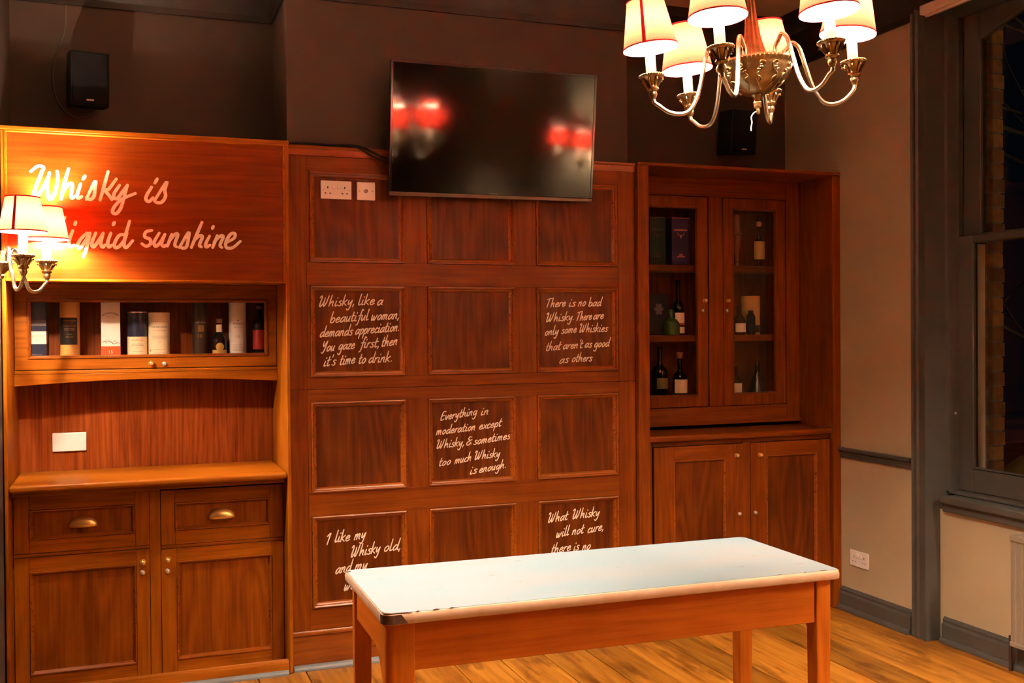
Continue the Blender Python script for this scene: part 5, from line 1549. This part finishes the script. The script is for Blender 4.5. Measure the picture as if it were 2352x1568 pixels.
# ================================================================== OUTSIDE THE WINDOW
gb = thing('garden_bench', 'pale rounded garden bench seen outside through the lower window pane', 'bench', (5.2, -0.35, -0.45))
bench_mat = paint('bench_cream', (0.84, 0.72, 0.42), 0.6, 0.06, 12)
rings = []
for k in range(0, 13):
    t = k / 12
    pts = []
    for j in range(16):
        a = 2 * math.pi * j / 16
        h = 0.84 - 0.22 * (max(0.0, abs(t - 0.5) * 2) ** 4)
        w = 0.055
        pts.append((5.02 + w * math.cos(a), 0.075 - 1.0 * t, 0.60 + (h - 0.60) * (0.5 + 0.5 * math.sin(a))))
    rings.append(pts)
MB().loft(rings).build('backrest', bench_mat, gb, smooth=60)
se = MB()
for k in range(5):
    se.box(4.62 + k * 0.09, 4.70 + k * 0.09, -0.93, 0.085, 0.545, 0.572)
se.build('seat', bench_mat, gb, bevel=0.006)
lg = MB()
for x in (4.66, 5.0):
    for y in (0.04, -0.88):
        MB().box(x - 0.03, x + 0.03, y - 0.03, y + 0.03, -0.45, 0.545).build('leg', bench_mat, gb, bevel=0.004)
lp = thing('added_lantern', 'unseen iron lantern added outside to light the window brick and the bench', 'lantern', (4.17, -7.2, 2.3))  # out of view, added to light the brick jamb and bench
iron = paint('lamp_iron', (0.02, 0.022, 0.02), 0.5, 0.2, 20)
MB().box(4.1705, 4.185, -7.26, -7.14, 2.20, 2.44).build('back_plate', iron, lp, bevel=0.004)
MB().tube(smooth_path([(4.184, -7.2, 2.24), (4.26, -7.2, 2.22), (4.36, -7.2, 2.25), (4.40, -7.2, 2.31)], 6), 0.011, 8).build('arm', iron, lp, smooth=50)
LC = (4.40, -7.2, 2.30)
MB().lathe([(0.0005, 0.0), (0.05, 0.005), (0.07, 0.02), (0.07, 0.03), (0.0005, 0.03)], LC, 6).build('lantern_base', iron, lp, smooth=20)
MB().lathe([(0.0005, 0.34), (0.02, 0.33), (0.03, 0.29), (0.12, 0.235), (0.13, 0.22), (0.0005, 0.22)], LC, 6).build('lantern_roof', iron, lp, smooth=20)
MB().lathe([(0.065, 0.03), (0.11, 0.22)], LC, 6, cap=(False, False)).build('lantern_glass', win_pane, lp, smooth=0)
MB().lathe([(0.0005, 0.05), (0.03, 0.08), (0.038, 0.12), (0.025, 0.17), (0.0005, 0.18)], LC, 12).build('bulb', emitter('added_lantern_glow', (1.0, 0.64, 0.28), 420.0), lp, smooth=60)
tr = thing('bare_tree', 'leafless tree with thin twigs in the dark outside the window', 'tree', (8.2, 2.0, -0.45))
random.seed(21)
trunk = MB().tube(smooth_path([(8.2, 2.0, -0.45), (8.22, 2.02, 1.0), (8.15, 2.05, 2.2), (8.2, 2.1, 3.8), (8.15, 2.05, 5.2)], 5), [0.16, 0.155, 0.15, 0.145, 0.14, 0.135, 0.13, 0.125, 0.12, 0.115, 0.11, 0.105, 0.1, 0.095, 0.09, 0.085, 0.08, 0.07, 0.06, 0.05, 0.04], 10)
bark = paint('bark', (0.16, 0.15, 0.12), 0.85, 0.3, 14)
trunk.build('trunk', bark, tr)
def twig(mb, p, d, L, r, depth):
    pts = [p]
    q = p.copy()
    dd = d.copy()
    for k in range(5):
        dd = (dd + Vector((random.uniform(-.18, .18), random.uniform(-.18, .18), random.uniform(-.12, .16)))).normalized()
        q = q + dd * L / 5
        pts.append(q.copy())
        if depth and k >= 1:
            nd = (dd + Vector((random.uniform(-.7, .7), random.uniform(-.8, .8), random.uniform(-.5, .6)))).normalized()
            twig(mb, q.copy(), nd, L * 0.55, r * 0.55, depth - 1)
    mb.tube(pts, [r * (1 - 0.14 * k) for k in range(6)], 5)
for k in range(13):
    mb = MB()
    h = 0.5 + k * 0.36
    a = random.uniform(0.2, 2.6)
    twig(mb, Vector((8.18, 2.04, h)), Vector((random.uniform(-.6, .3), random.choice((1, 1, -1)) * random.uniform(.4, 1), random.uniform(0.05, .5))).normalized(), 1.7, 0.028, 2)
    mb.build('branch', bark, tr, smooth=60)

# ------------------------------------------------------------------ tidy up
for o in bpy.data.objects:
    if 'off' in o:
        del o['off']
